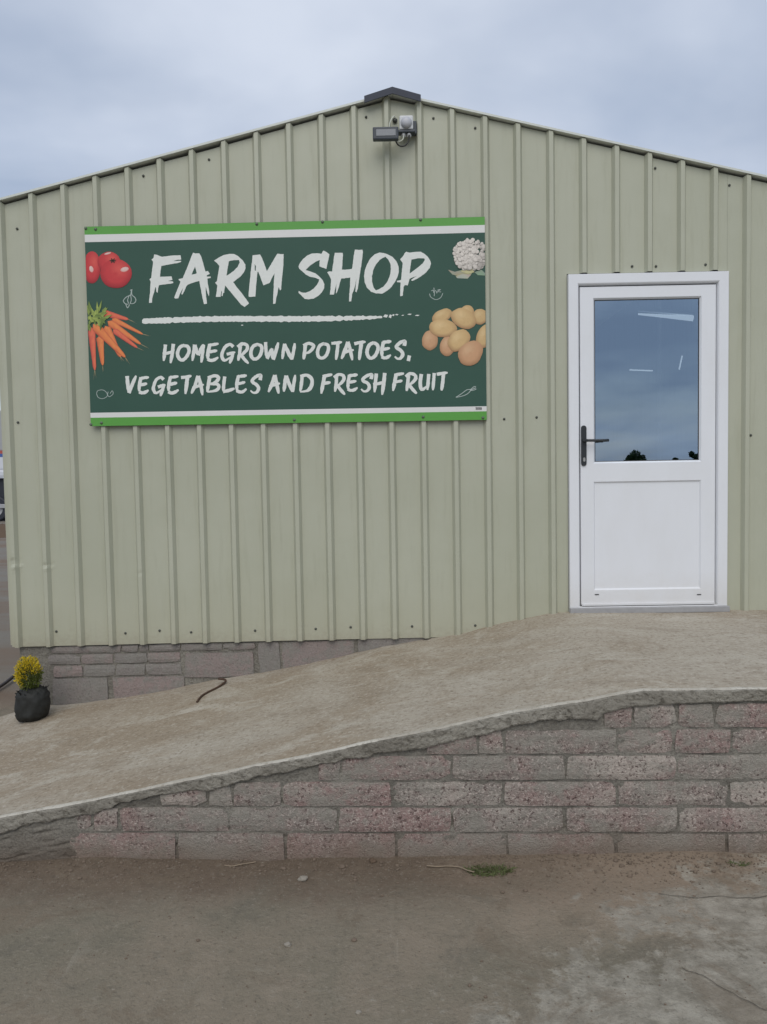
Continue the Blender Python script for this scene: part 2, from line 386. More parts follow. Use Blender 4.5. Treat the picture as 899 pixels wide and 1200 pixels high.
POTM = plain('black_root_bag', (0.020, 0.021, 0.019), 0.7, .4, var=.6, scale=35)
LAMPBODY = plain('dark_blue_grey_lamp', (0.042, 0.052, 0.066), 0.45)
LAMPLENS = plain('grey_lamp_lens', (0.20, 0.215, 0.235), 0.25, var=.06)
SENSORM = plain('white_sensor_plastic', (0.60, 0.61, 0.62), 0.4, var=.06)
DOME = plain('grey_sensor_dome', (0.48, 0.49, 0.53), 0.35, var=.05)
CABLEB = plain('black_cable', (0.02, 0.02, 0.022), 0.5)
CABLEW = plain('white_cable', (0.62, 0.64, 0.56), 0.5)
def emis(name, col, s):
    m = bpy.data.materials.new(name); m.use_nodes = True; b = m.node_tree.nodes['Principled BSDF']
    b.inputs['Base Color'].default_value = (.8, .8, .8, 1); b.inputs['Emission Color'].default_value = (*col, 1); b.inputs['Emission Strength'].default_value = s
    return m
TUBEM = emis('lit_batten', (0.95, 1.0, 0.98), .5)
# printed sign colours
SIGNG = plain('sign_dark_green', (0.041, 0.097, 0.073), 0.5, .25, var=.10, scale=3)
LIME = plain('sign_lime', (0.105, 0.345, 0.060), 0.38, .4, var=.07, scale=4)
CREAM = plain('sign_white', (0.72, 0.72, 0.70), 0.38, .4, var=.05, scale=6)
LETTER = plain('sign_letter_white', (0.74, 0.765, 0.73), 0.45, .4, var=.07, scale=50)
CHALK = plain('sign_chalk', (0.40, 0.47, 0.44), 0.5, .4, var=.25, scale=90)
M = Mat('sign_print', 0.40, .4); a = M.n('ShaderNodeVertexColor', layer_name='Col'); M.base(a.outputs['Color']); PRINT = M.m

# ================================================================== SETTING
# ground sheet: dense near the wall, reaching far out
def zg(x, y):
    d = max(0.0, 1 - abs(y + 1.75) / 0.35)
    lip = 0.028 * max(0, 1 - abs(y + 1.70) / .17) * (0.6 + 0.8 * (N(x * 2.7, y * 2) + .4))
    side = 0.018 * max(-1, min(1, -x / 1.5)) if abs(y + 1.9) < 1.3 else 0
    return lip + 0.004 * FR(x * 3, y * 3, 1) * (1 if abs(x) < 6 and abs(y) < 6 else 0)
xs = [-900, -300, -90, -40, -20, -12, -8, -5, -3.6] + [-3 + i * .05 for i in range(125)] + [4, 5, 8, 12, 20, 40, 90, 300, 900]
ys = [-900, -300, -90, -40, -20, -10, -6, -4.4] + [-3.4 + i * .04 for i in range(48)] + [-1.4, -1.2, -.6, 0, 1, 3, 6, 10, 16, 25, 40, 90, 300, 900]
gv, gf = grid(len(xs) - 1, len(ys) - 1, lambda i, j: (xs[i], ys[j], zg(xs[i], ys[j])))
ground = mesh('ground', gv, gf, YARD, smooth=True); tag(ground, kind='structure')
def crack(pts, w):
    P = catmull([(*p, 0) for p in pts], 8); v = []; f = []
    for i, p in enumerate(P):
        p = p + Vector((FR(p.x * 9, p.y * 9, 3) * .02, FR(p.x * 9, p.y * 9, 8) * .02, 0))
        t = (P[min(i + 1, len(P) - 1)] - P[max(i - 1, 0)]).normalized(); n_ = Vector((-t.y, t.x, 0))
        ww = w * (.5 + .6 * abs(N(i * .7, w * 99)))* (0.25 if i in (0, len(P) - 1) else 1)
        for s in (-1, 1):
            q = p + n_ * ww * s; v.append((q.x, q.y, zg(q.x, q.y) + .0035))
        if i: f.append((2 * i - 2, 2 * i - 1, 2 * i + 1, 2 * i))
    return mesh('crack', v, f, CRACKM, ground)
gp = lambda *l: [tuple(G(px, py, 0).xy) for px, py in l]
crack(gp((770, 1050), (800, 1051), (840, 1053), (899, 1052), (960, 1050)), .0022)
crack(gp((800, 1132), (820, 1140), (850, 1160), (899, 1186), (940, 1200)), .0019)
#crack(gp((664, 1110), (663, 1140), (664, 1200), (662, 1230)), .003)
#crack(gp((441, 1060), (437, 1120), (434, 1200)), .0016)

# ramp slab
FT = [(U(px, py, -1.7).x, U(px, py, -1.7).z) for px, py in ((0, 957), (75, 944), (150, 929), (225, 913), (300, 896.5), (375, 882), (450, 866), (525, 850.5), (600, 835), (650, 826), (700, 817), (728, 811.5), (750, 808), (800, 807), (899, 806.5))]
FT = [(-3.6, -.12), (-2.6, .03)] + FT + [(4.2, .70)]
BT = [(U(px, py, 0).x, U(px, py, 0).z) for px, py in ((55, 828), (100, 824), (150, 817), (200, 808), (250, 798), (300, 790), (350, 780), (400, 770), (450, 758), (510, 747.5), (540, 743), (565, 736), (600, 728), (625, 723), (648, 718), (669, 716.2), (853, 715.2))]
BT = [(-3.6, -.15), (-2.75, .03), (-2.45, .115)] + BT + [(4.2, .69)]
def zramp(x, y):
    t = max(0, min(1, -y / 1.7)); z = lin(BT, x) * (1 - t) + lin(FT, x) * t
    return z + .004 * FR(x * 2.2, y * 2.6, 5) + .002 * N(x * 9, y * 9, 2)
XR = [-3.6 + i * 7.8 / 260 for i in range(261)]
YR = [0.03] + [0 - 1.695 * i / 56 for i in range(57)]
v, f = grid(260, 57, lambda i, j: (XR[i], YR[j], zramp(XR[i], YR[j])))
ramp = mesh('ramp', v, f, RAMPM, smooth=True); tag(ramp, kind='structure')
LB = [(U(px, py, -1.715).x, U(px, py, -1.715).z) for px, py in ((0, 979), (30, 969), (75, 960), (110, 956), (140, 944), (180, 934), (200, 931), (230, 928), (243, 930), (270, 920), (300, 913), (350, 903), (400, 893), (450, 885), (500, 877), (520, 873), (560, 865), (600, 853), (640, 845), (680, 844), (700, 846), (708, 838), (740, 830), (795, 826), (870, 823.5), (899, 823))]
LB = [(-3.6, -.2), (-2.6, -.03)] + LB + [(4.2, .645)]
def lipz(x):
    amp = .009 if x < .7 else .004
    return lin(LB, x) + amp * FR(x * 16, 3) + amp * .6 * abs(N(x * 55, 7))
ev, ef = [], []
cols_n = 1100; NF = 9
for i in range(cols_n + 1):
    x = -3.6 + 7.8 * i / cols_n; zt = zramp(x, -1.69); zb = lipz(x); h = max(.012, zt - zb)
    k = .005 * FR(x * 5, 1)
    chip = .012 * max(0, N(x * 9, 6) - .28) + .006 * max(0, N(x * 31, 6) - .2)          # broken arris
    prof_ = [(-1.684 - .010 * N(x * 6, 2), zramp(x, -1.68) + .0010), (-1.700 + chip, zt + .0012), (-1.7095 - k * .5 + chip * .7, zt - .0012 - chip * .5 + .0018 * FR(x * 40, 9))]
    for j in range(NF):
        t = (j + .6) / NF; z = zt - .004 - (h - .004) * t
        pit = .009 * max(0, N(x * 26, z * 34, 4) - .22) + .006 * max(0, N(x * 60, z * 70, 7) - .15)
        prof_.append((-1.7135 - k + .0038 * FR(x * 22, z * 26, 3) + pit + (.004 if j == NF - 1 else 0), z))
    prof_ += [(-1.690, zb + .004)]
    ev += [(x, y, z) for y, z in prof_]
P_ = len(prof_)
for i in range(cols_n):
    for j in range(P_ - 1): ef.append((i * P_ + j, (i + 1) * P_ + j, (i + 1) * P_ + j + 1, i * P_ + j + 1))
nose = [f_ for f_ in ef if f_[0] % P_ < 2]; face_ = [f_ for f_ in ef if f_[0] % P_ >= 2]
def sub(fs):
    idx = {}; vs = []
    for f_ in fs:
        for q in f_:
            if q not in idx: idx[q] = len(vs); vs.append(ev[q])
    return vs, [tuple(idx[q] for q in f_) for f_ in fs]
mesh('slab_edge', *sub(face_), EDGEM, ramp); mesh('worn_lit_arris', *sub(nose), ARRIS, ramp)

# ================================================================== RETAINING WALL
rw = empty('retaining_wall', (0, -1.6, 0), 'low retaining wall of rough pinkish grey concrete blocks holding up the ramp', 'wall')
WY = -1.70
LINES = [(1012, 1014), (976, 976.6), (946, 946), (916.5, 915), (887, 884.3), (857, 854), (827, 824)]
def zline(k, x):
    a, b = U(200, LINES[k][0], WY), U(800, LINES[k][1], WY)
    return a.z + (b.z - a.z) * (x - a.x) / (b.x - a.x)
JO = [[81, 207, 334, 465, 595, 723, 852, 981, 1110],
      [81, 108, 139, 268, 396, 530, 662, 795, 926, 1057],
      [186, 243, 273, 330, 460, 590, 723, 855, 986, 1110],
      [372, 400, 529, 663, 794, 925, 1057],
      [500, 560, 591, 723, 790, 858, 990, 1110],
      [707, 742, 794, 838, 925, 1057, 1110]]
def rough_block(name, x0, x1, zb, zt, y, mat, parent, seed, nu=9, nv=4, dep=.09, bulge=.0):
    """block with an uneven split face; zb, zt are functions of x"""
    v = []; f = []; e = .0035
    jl, jr = rnd.uniform(-.005, .005), rnd.uniform(-.005, .005); yo = rnd.uniform(-.003, .002); ch_ = [max(0, rnd.gauss(-.004, .008)) for _ in range(4)]
    for j in range(nv + 1):
        for i in range(nu + 1):
            u = i / nu; w = j / nv
            x = x0 + (x1 - x0) * u + (jl * (1 - u) + jr * u) * (w - .5) * 2
            lo, hi = zb(x), zt(x); z = lo + (hi - lo) * w
            edge = (i in (0, nu)) or (j in (0, nv))
            x += (.006 * N(z * 33, seed, i) if i in (0, nu) else 0); z += (.0055 * N(x * 31, seed, j) if j in (0, nv) else 0)
            corner = (i in (0, nu)) and (j in (0, nv))
            yy = y + yo + .0028 * FR(x * 26, z * 26, seed) + (.0035 if edge else 0) + (.003 if corner else 0)
            if corner:
                cc_ = ch_[(i > 0) * 2 + (j > 0)]; x += (.001 + cc_) * (1 if i == 0 else -1); z += (.001 + cc_ * .6) * (1 if j == 0 else -1); yy += cc_ * .4
            v.append((x, yy, z))
    w_ = nu + 1
    for j in range(nv):
        for i in range(nu): f.append((j * w_ + i, j * w_ + i + 1, (j + 1) * w_ + i + 1, (j + 1) * w_ + i))
    loop = [i for i in range(w_)] + [j * w_ + nu for j in range(1, nv + 1)] + [nv * w_ + i for i in range(nu - 1, -1, -1)] + [j * w_ for j in range(nv - 1, 0, -1)]
    b = len(v)
    for q in loop: v.append((v[q][0], y + dep, v[q][2]))
    for k in range(len(loop)):
        k2 = (k + 1) % len(loop); f.append((loop[k], loop[k2], b + k2, b + k))
    return mesh(name, v, f, mat, parent, smooth=False)
sd = 0
for k, js in enumerate(JO):
    ym = (LINES[k][0] + LINES[min(k + 1, 6)][0]) / 2
    for a, b in zip(js, js[1:]):
        gj = .0045 + rnd.uniform(0, .004)
        x0, x1 = U(a, ym, WY).x + gj, U(b, ym, WY).x - gj
        lo = lambda x, k=k: zline(k, x) + (.005 if k else -.06)
        hi = lambda x, k=k: min(zline(k + 1, x) - .005, lin(LB, x) + .022)
        n_ = 40; ok = [x0 + (x1 - x0) * i / n_ for i in range(n_ + 1)]
        ok = [x for x in ok if hi(x) - lo(x) > .016]
        if len(ok) < 4: continue
        sd += 1
        rough_block('block', ok[0], ok[-1], lo, hi, WY, BLOCK, rw, sd * 3.7, nu=max(3, int((ok[-1] - ok[0]) / .045)))
v, f = grid(520, 56, lambda i, j: (-3.4 + 7.4 * i / 520, WY + .0062 + .0030 * FR((-3.4 + 7.4 * i / 520) * 16, j * .2, 4) + .020 * max(0, N(i * .16, j * .42, 2) - .18) - .006 * max(0, min(1, (-1.30 - (i * 7.4 / 520 - 3.4)) / .06)),
          -.1 + (lin(LB, -3.4 + 7.4 * i / 520) + .02 + .1) * j / 56))
mesh('mortar', v, f, MORTAR, rw, smooth=True)

# ================================================================== SHOP BUILDING
shop = empty('shop_building', (0.014, 4.0, 0), 'gabled farm shop shed clad in sage green ribbed steel sheets', 'building')
XL, XRt, AX, AZ, SL = -2.462, 2.49, 0.014, 3.905, 0.2405
roofz = lambda x: AZ - SL * abs(x - AX)
DX0, DX1 = 1.079, 2.061                      # door frame outside
DZT, DZB = 2.805, 0.722
CB = [(U(20, 758.5, -.01).x, U(20, 758.5, -.01).z), (U(250, 753, -.01).x, U(250, 753, -.01).z), (U(500, 747.5, -.01).x, U(500, 747.5, -.01).z)]
def clad_bottom(x): return max(lin(CB, x) if x < .6 else 0, min(lin(BT, x), .70) - .012 if x > .1 else 0)
RIB = .028
prof = []
for i in range(0, 25):
    xi = .2 * (i - 12)
    prof += [(xi - .047, 0), (xi - .032, -RIB), (xi - .008, -RIB), (xi + .007, 0)]
def py_at(x):
    if x <= prof[0][0] or x >= prof[-1][0]: return 0
    return lin(prof, x)
bounds = [XL, -1.99 + .0, -.99, .01 , 1.01 , XRt]
bounds = [XL, -1.4 + .0075, -.4 + .0075, .6 + .0075, DX0 - .002, DX1 + .002, XRt]
seamy = [0, -.0012, 0, -.0012, 0, -.0012]
NR = 34
def dent(x, z):
    d = 0
    for cx, cz, sx, sz, a in ((-2.425, 1.085, .022, .020, .009), (-2.405, 1.05, .02, .016, -.006), (-2.217, 1.06, .022, .014, .007), (-2.205, 1.045, .02, .012, -.004), (-.965, .99, .01, .01, .004), (-1.62, 1.0, .02, .012, .004)):
        d += a * exp(-((x - cx) / sx) ** 2 - ((z - cz) / sz) ** 2)
    return d
for si in range(6):
    a, b = bounds[si], bounds[si + 1]
    X_ = sorted(set([a, b] + [round(p[0], 5) for p in prof if a + .001 < p[0] < b - .001]))
    X2 = []
    for p, q in zip(X_, X_[1:]):                              # extra columns in the wide pans
        X2.append(p)
        if q - p > .08: X2 += [p + (q - p) * t for t in (.2, .4, .6, .8)]
    X_ = X2 + [X_[-1]]
    over_door = si == 4
    vv, ff = [], []
    nr_ = 130 if si == 0 else NR
    for x in X_:
        y0 = py_at(x); zb = DZT + .009 if over_door else clad_bottom(x)
        zt = roofz(x) - .004 - ((.014 + .008 * N(x * 1.3, 3) if x < .2 or x > 1.2 else .004) if abs(y0) < .012 else 0)
        zz = [zb + (zt - zb) * (j / nr_) for j in range(nr_ + 1)]
        vv.append([(x, y0 + seamy[si] + .0011 * FR(x * 2.5, z * 1.1, 6) + .0006 * N(x * 9, z * 5) + dent(x, z), z) for z in zz])
    n_ = min(len(c_) for c_ in vv)
    flat = []
    for c_ in vv:
        c_ = c_[:n_ - 1] + [c_[-1]]
        flat += c_
    for i in range(len(X_) - 1):
        for j in range(n_ - 1): ff.append((i * n_ + j, (i + 1) * n_ + j, (i + 1) * n_ + j + 1, i * n_ + j + 1))
    o = mesh('cladding_sheet', flat, ff, CLAD, shop)
# walls, back, floor
for x0, x1 in ((XL + .004, XL + .06), (XRt - .06, XRt - .004)):
    mb = MB(); mb.box((x0, .02, .555), (x1, 8.9, roofz(x0) - .03)); mb.obj('side_wall', CLAD, shop)
    mb = MB(); mb.box((x0 + .035, .03, -.1), (x1 + .035 if x0 < 0 else x1 - .035, 8.9, .554)); mb.obj('side_plinth', MORTAR, shop)
mb = MB(); mb.loops([[(XL, 8.9, 0), (XRt, 8.9, 0), (XRt, 8.9, roofz(XRt) - .03), (AX, 8.9, AZ - .03), (XL, 8.9, roofz(XL) - .03)], [(XL, 8.98, 0), (XRt, 8.98, 0), (XRt, 8.98, roofz(XRt) - .03), (AX, 8.98, AZ - .03), (XL, 8.98, roofz(XL) - .03)]], True, True)
mb.obj('back_wall', CLAD, shop)
mb = MB(); mb.box((XL + .07, .09, .6), (XRt - .07, 8.88, .70)); mb.obj('floor_slab', INTERIOR, shop)
# inner lining of the gable wall (dark, seen in the gap below the verge)
def lining(x0, x1, z0):
    mb = MB(); l1 = [(x0, .035, z0), (x1, .035, z0), (x1, .035, roofz(x1) - .03)] + ([(AX, .035, AZ - .03)] if x0 < AX < x1 else []) + [(x0, .035, roofz(x0) - .03)]
    mb.loops([l1, [(a_, .06, c_) for a_, _, c_ in l1]], True, True); mb.obj('inner_lining', INTERIOR, shop)
lining(XL + .07, DX0, .5); lining(DX0 + .001, DX1 - .001, DZT + .01); lining(DX1, XRt - .07, .5)
# roof sheets with ribs running down the slope
for s in (-1, 1):
    xe = (XL - .05) if s < 0 else (XRt + .05)
    yy = [-.036, .1]
    while yy[-1] < 9: yy += [yy[-1] + .04, yy[-1] + .06, yy[-1] + .10, yy[-1] + .2]
    hh = [0, 0] + [(.028 if k % 4 in (1, 2) else 0) for k in range(len(yy) - 2)]
    vv = []; ff = []
    for y, h in zip(yy, hh):
        for x in (AX, xe):
            z = AZ - SL * abs(x - AX); vv += [(x, y, z + h + .013), (x, y, z + h)]
    for i in range(len(yy) - 1):
        b0, b1 = i * 4, i * 4 + 4
        ff += [(b0, b0 + 2, b1 + 2, b1), (b0 + 1, b0 + 3, b1 + 3, b1 + 1), (b0 + 2, b0 + 3, b1 + 3, b1 + 2)]
    ff += [(0, 1, 3, 2)]
    mesh('roof_sheet', vv, ff, ROOFM, shop)
# ridge cap
def vee(y, w, t, up):
    sl = SL + .055
    return [(AX - w + .005, y, AZ + up - sl * w), (AX + .005, y, AZ + up), (AX + w + .005, y, AZ + up - sl * w), (AX + w + .005, y, AZ + up - sl * w - t), (AX + .005, y, AZ + up - t), (AX - w + .005, y, AZ + up - sl * w - t)]
mb = MB(); mb.loops([vee(-.062, .171, .040, .030), vee(-.055, .171, .040, .030)], True, True)
mb.loops([vee(-.0545, .171, .006, .030), vee(9.0, .171, .006, .030)], True, True)
mb.obj('ridge_cap', DARKRIDGE, shop)
# corner flashings
for s, x in ((-1, XL), (1, XRt)):
    cf, ff = [], []
    for j in range(41):
        z = .55 + (roofz(x) - .02 - .55) * j / 40; w = .0025 * N(z * 3.3, 5) + .003 * N(z * 1.3, 9)
        for (dx, y) in ((0.004, .012 + w), (.016 + w, .012 + w), (.018 + w, .018), (.018, .14)): cf.append((x + s * dx, y, z))
        if j:
            for k in range(3): ff.append(((j - 1) * 4 + k, (j - 1) * 4 + k + 1, j * 4 + k + 1, j * 4 + k))
    mesh('corner_flashing', cf, ff, CLAD, shop)
# screws in the sheets
def dome(mb, c, r, h, n=10):
    a = [2 * pi * k / n for k in range(n)]
    mb.loops([[(c.x + r * q * cos(t), c.y - d, c.z + r * q * sin(t)) for t in a] for q, d in ((1.25, -.001), (1.25, .0015), (.8, .002), (.75, h), (.3, h * 1.1))], True)
for px, py in ((66, 740), (147, 742), (187, 739), (224, 741), (299, 739), (370, 737), (411, 735), (483, 734), (557, 733), (21, 495), (591, 491), (629, 489), (880, 510), (20, 268), (168, 206), (245, 187), (429, 137), (508, 138.5), (557, 150), (768, 197), (855, 217), (741, 312), (769, 312), (827, 310)):
    mb = MB(); dome(mb, U(px, py, -.003), .0062, .005); mb.obj('screw', SCREW, shop, smooth=True)

# plinth blockwork under the sheets
PY = .012
pl = mesh('plinth', *grid(150, 40, lambda i, j: (-2.425 + 3.1 * i / 150, PY + .007 + .002 * FR(i * .35, j * .35, 7) + .012 * max(0, N(i * .3, j * .5, 2) - .2), -.05 + .66 * j / 40)), MORTAR, shop, smooth=True)
def plz(py, x):
    a = U(100, py, PY); b = U(400, py - 6.5, PY); return a.z + (b.z - a.z) * (x - a.x) / (b.x - a.x)
PB = [(757, 765.5, [60, 143, 163, 175, 212, 262, 300]), (766.5, 778.5, [56, 95, 133.5, 173, 212]), (779.5, 793, [62, 97, 135, 170, 213]),
      (794.5, 828, [60, 126, 216, 300]), (768, 797, [216, 298]), (757, 800, [303, 329]), (757, 800, [330.5, 416]), (753, 790, [420, 520])]
for y0, y1, js in PB:
    for a, b in zip(js, js[1:]):
        if (y0, a) == (794.5, 216): continue
        x0, x1 = U(a, 780, PY).x + .004, U(b, 780, PY).x - .004
        if a == 126: x0 += .03
        sd += 1
        dx = 0
        rough_block('plinth_block', x0, x1, lambda x, y1=y1: plz(y1, x) + .002, lambda x, y0=y0: plz(y0, x) - .002, PY - rnd.uniform(.001, .006), PBLOCK, pl, sd * 2.9, nu=max(3, int((x1 - x0) / .045)), nv=3, dep=.03)

# ---- door frame and door
def rect(X0, X1, Z0, Z1, ins, y): return [(X0 + ins, y, Z0 + ins), (X1 - ins, y, Z0 + ins), (X1 - ins, y, Z1 - ins), (X0 + ins, y, Z1 - ins)]
def frame_loops(X0, X1, Z0, Z1, spec): return [rect(X0, X1, Z0, Z1, i, y) for i, y in spec]
dp = lambda px, py: U(px, py, -.03)
fx0, fx1, fz1 = DX0, DX1, DZT
fz0 = dp(760, 715.5).z - .01
df = MB(); w = .068
outer = lambda ins, y, inb=0: [(fx0 + ins, y, fz0 + inb), (fx1 - ins, y, fz0 + inb), (fx1 - ins, y, fz1 - ins), (fx0 + ins, y, fz1 - ins)]
df.loops([outer(0, .06), outer(0, -.029), outer(.003, -.033), outer(w - .012, -.033, .034), outer(w - .006, -.029, .038), outer(w, -.012, .042), outer(w, .06, .042)])
df.obj('door_frame', UPVC, shop)
mb = MB(); mb.box((fx0 - .004, -.060, fz0 + .000), (fx1 + .004, -.0335, fz0 + .036), .004); mb.obj('door_sill', SILL, shop)
lx0, lx1 = fx0 + w + .005, fx1 - w - .005
lz0, lz1 = fz0 + .050, fz1 - w - .008
gx0, gx1 = dp(696, 450).x, dp(823, 450).x; gz1, gz0 = dp(760, 347.5).z, dp(760, 542).z
px0, px1 = dp(694.5, 630).x, dp(823.5, 630).x; pz1, pz0 = dp(760, 563.5).z, dp(760, 691).z
YF = -.020
# door leaf: front face with two openings
dl = MB()
xsd = [lx0, gx0, gx1, lx1]; zsd = [lz0, pz0, pz1, gz0, gz1, lz1]
px0 = gx0; px1 = gx1
V = [(x + (.003 if x == lx0 else -.003 if x == lx1 else 0), YF, z + (.003 if z == lz0 else -.003 if z == lz1 else 0)) for z in zsd for x in xsd]
F = [(j * 4 + i, j * 4 + i + 1, (j + 1) * 4 + i + 1, (j + 1) * 4 + i) for j in range(5) for i in range(3) if not (i == 1 and j in (1, 3))]
dl.add(V, F)
dl.loops([rect(lx0, lx1, lz0, lz1, .003, YF), rect(lx0, lx1, lz0, lz1, 0, YF + .004), rect(lx0, lx1, lz0, lz1, 0, .045)])
for z0, z1, dpth in ((gz0, gz1, .016), (pz0, pz1, .014)):
    dl.loops([rect(gx0, gx1, z0, z1, 0, YF), rect(gx0, gx1, z0, z1, .0035, YF + .004), rect(gx0, gx1, z0, z1, .010, YF + dpth - .003), rect(gx0, gx1, z0, z1, .011, YF + dpth + .012)])
door = dl.obj('door', UPVC, shop); door['label'] = 'white half glazed door leaf with black lever handle'
mb = MB(); mb.loops([rect(gx0, gx1, gz0, gz1, .0105, YF + .0125), rect(gx0, gx1, gz0, gz1, .0145, YF + .0135)]); mb.obj('gasket', RUBBER, door)
mb = MB(); mb.add([(gx0 + .011, YF + .016, gz0 + .011), (gx1 - .011, YF + .016, gz0 + .011), (gx1 - .011, YF + .016, gz1 - .011), (gx0 + .011, YF + .016, gz1 - .011)], [(0, 1, 2, 3)]); mb.obj('glass_pane', GL, door)
mb = MB(); mb.box((gx0 + .005, YF + .010, pz0 + .005), (gx1 - .005, .03, pz1 - .005)); mb.obj('lower_panel', UPVC, door)
mb = MB(); mb.box((lx0 + .004, YF - .010, lz0 - .006), (lx1 - .004, YF - .0005, lz0 + .010), .003); mb.obj('weather_bar', UPVC, door)
# dark rebate around the leaf
mb = MB(); mb.loops([rect(fx0 + w - .003, fx1 - w + .003, lz0 - .014, fz1 - w + .003, 0, .004), rect(lx0, lx1, lz0, lz1, -.0005, .004)]); mb.obj('seal', RUBBER, door)
# handle
hx = dp(684.5, 520).x; hz0, hz1 = dp(684.5, 546).z, dp(684.5, 498.5).z; hz = dp(684.5, 516.5).z
def pill(x, z0, z1, hw, y, n=8):
    r = []
    for k in range(n + 1): a = pi * k / n; r.append((x + hw * cos(a), y, z1 - hw + hw * sin(a)))
    for k in range(n + 1): a = pi + pi * k / n; r.append((x + hw * cos(a), y, z0 + hw + hw * sin(a)))
    return r
mb = MB(); mb.loops([pill(hx, hz0, hz1, .0165, YF - .0005), pill(hx, hz0, hz1, .0165, YF - .008), pill(hx, hz0 + .003, hz1 - .003, .0135, YF - .011)], True)
hp = mb.obj('handle_plate', BLACKMETAL, door)
mb = MB(); mb.tube([(hx, YF - .010, hz), (hx, YF - .030, hz), (hx + .004, YF - .044, hz), (hx + .02, YF - .052, hz), (hx + .07, YF - .053, hz - .001), (hx + .11, YF - .052, hz - .002), (hx + .142, YF - .046, hz - .0005)], [.010, .009, .009, .0085, .0085, .009, .0085], 10)
mb.obj('lever', BLACKMETAL, door, smooth=True)
cz = dp(684.5, 538).z
mb = MB(); mb.loops([pill(hx, cz - .016, cz + .010, .0075, YF - .0112), pill(hx, cz - .016, cz + .010, .0070, YF - .016)], True); mb.obj('lock_cylinder', STEEL, door)
for px in (700, 820):
    q = dp(px, 697); mb = MB(); mb.box((q.x - .013, YF - .003, q.z - .003), (q.x + .013, YF - .0003, q.z + .003), .001); mb.obj('drain_cap', RUBBER, door)

# ================================================================== SHOP INTERIOR (seen through the door glass)
for (pa, pb, Y, lab) in (((748, 368), (812, 373), 1.35, 'lit ceiling batten seen at the top of the door glass'),
                         ((738, 433.5), (765, 434.5), 1.7, 'lit ceiling batten seen low and flat through the middle of the door glass'),
                         ((796, 433), (799.5, 417), .8, 'lit batten seen tilted at the right of the door glass')):
    A, B = U(*pa, Y), U(*pb, Y)
    bt = empty('ceiling_light', (A + B) / 2, lab, 'ceiling light', 'battens inside the shop')
    r_ = .024 if Y == 1.35 else .005
    mb = MB(); mb.tube([A, A.lerp(B, .5), B], [r_ * .3, r_ * .6, r_] if Y == 1.35 else r_, 10); mb.obj('tube', TUBEM, bt, smooth=True)
    mb = MB(); mb.tube([A + Vector((0, 0, r_ * 1.5)), B + Vector((0, 0, r_ * 1.5))], r_ * .7, 6); mb.obj('housing', SENSORM, bt)
q = U(773, 500, 1.6)
mb = MB(); mb.box((q.x - .012, 1.59, .70), (q.x + .012, 1.61, 3.3), .003)
tag(mb.obj('support_post', SENSORM, loc=(q.x, 1.6, .7)), 'thin pale upright post inside the shop behind the door glass', 'post')

# ================================================================== SIGN
SY = -.0370
sign = empty('shop_sign', U(335, 495, SY), 'large dark green FARM SHOP sign board with vegetables and lime borders', 'sign')
SC = [U(98.8, 265.5, SY), U(568, 254, SY), U(570.5, 492, SY), U(106.5, 499.5, SY)]
def sp(u, v, y=SY):
    a = SC[0].lerp(SC[1], u); b = SC[3].lerp(SC[2], u); q = a.lerp(b, v)
    q.y = y + .0022 * sin(u * 9.5 + .5) * (1 - .3 * v) + .0012 * sin(v * 5 + u * 4); return q
def sheet(name, u0, u1, v0, v1, y, mat, par, thick=0):
    nu, nv = 28, max(1, int(12 * (v1 - v0)))
    vv, ff = grid(nu, nv, lambda i, j: sp(u0 + (u1 - u0) * i / nu, v0 + (v1 - v0) * j / nv, y))
    if thick:
        b = len(vv); w_ = nu + 1
        lp = [i for i in range(w_)] + [j * w_ + nu for j in range(1, nv + 1)] + [nv * w_ + i for i in range(nu - 1, -1, -1)] + [j * w_ for j in range(nv - 1, 0, -1)]
        vv += [Vector(vv[k]) + Vector((0, thick, 0)) for k in lp]
        ff += [(lp[k], lp[(k + 1) % len(lp)], b + (k + 1) % len(lp), b + k) for k in range(len(lp))]
    return mesh(name, vv, ff, mat, par)
sheet('board', 0, 1, 0, 1, SY, SIGNG, sign, .0032)
sheet('lime_band', 0, 1, 0.0005, .040, SY - .0006, LIME, sign); sheet('lime_band', 0, 1, .957, .9995, SY - .0006, LIME, sign)
sheet('white_band', 0, 1, .040, .077, SY - .0006, CREAM, sign); sheet('white_band', 0, 1, .932, .957, SY - .0006, CREAM, sign)
def uv_of(px, py):
    q = U(px, py, SY)
    v = .5
    for _ in range(6):
        a = SC[0].lerp(SC[3], v); b = SC[1].lerp(SC[2], v); u = (q.x - a.x) / (b.x - a.x)
        t = SC[0].lerp(SC[1], u); d = SC[3].lerp(SC[2], u); v = (q.z - t.z) / (d.z - t.z)
    return u, v
def S(px, py, lift=.0010):
    u, v = uv_of(px, py); u = max(.0005, min(.9995, u)); return sp(u, v, SY - lift)
def rough_poly(pts, step=1.6, amp=.28, seed=0):
    o = []
    for i, p in enumerate(pts):
        q = pts[(i + 1) % len(pts)]; d = math.hypot(q[0] - p[0], q[1] - p[1]); n_ = max(1, int(d / step))
        for k in range(n_):
            t = k / n_; x, y = p[0] + (q[0] - p[0]) * t, p[1] + (q[1] - p[1]) * t
            o.append((x + amp * N(x * 1.3, y * 1.3, seed), y + amp * N(x * 1.3, y * 1.3, seed + 9)))
    return o
def poly_print(name, rings, mat, par, lift=.0010, amp=.28, seed=0, cols=None):
    rings = [rough_poly(r, seed=seed, amp=amp) for r in rings]
    tri = tessellate_polygon([[Vector((x, y, 0)) for x, y in r] for r in rings])
    flat = [p for r in rings for p in r]
    return mesh(name, [S(x, y, lift) for x, y in flat], [tuple(t) for t in tri], mat, par)
def zo(o, s, pts): return [(o[0] + x / s, o[1] + y / s) for x, y in pts]
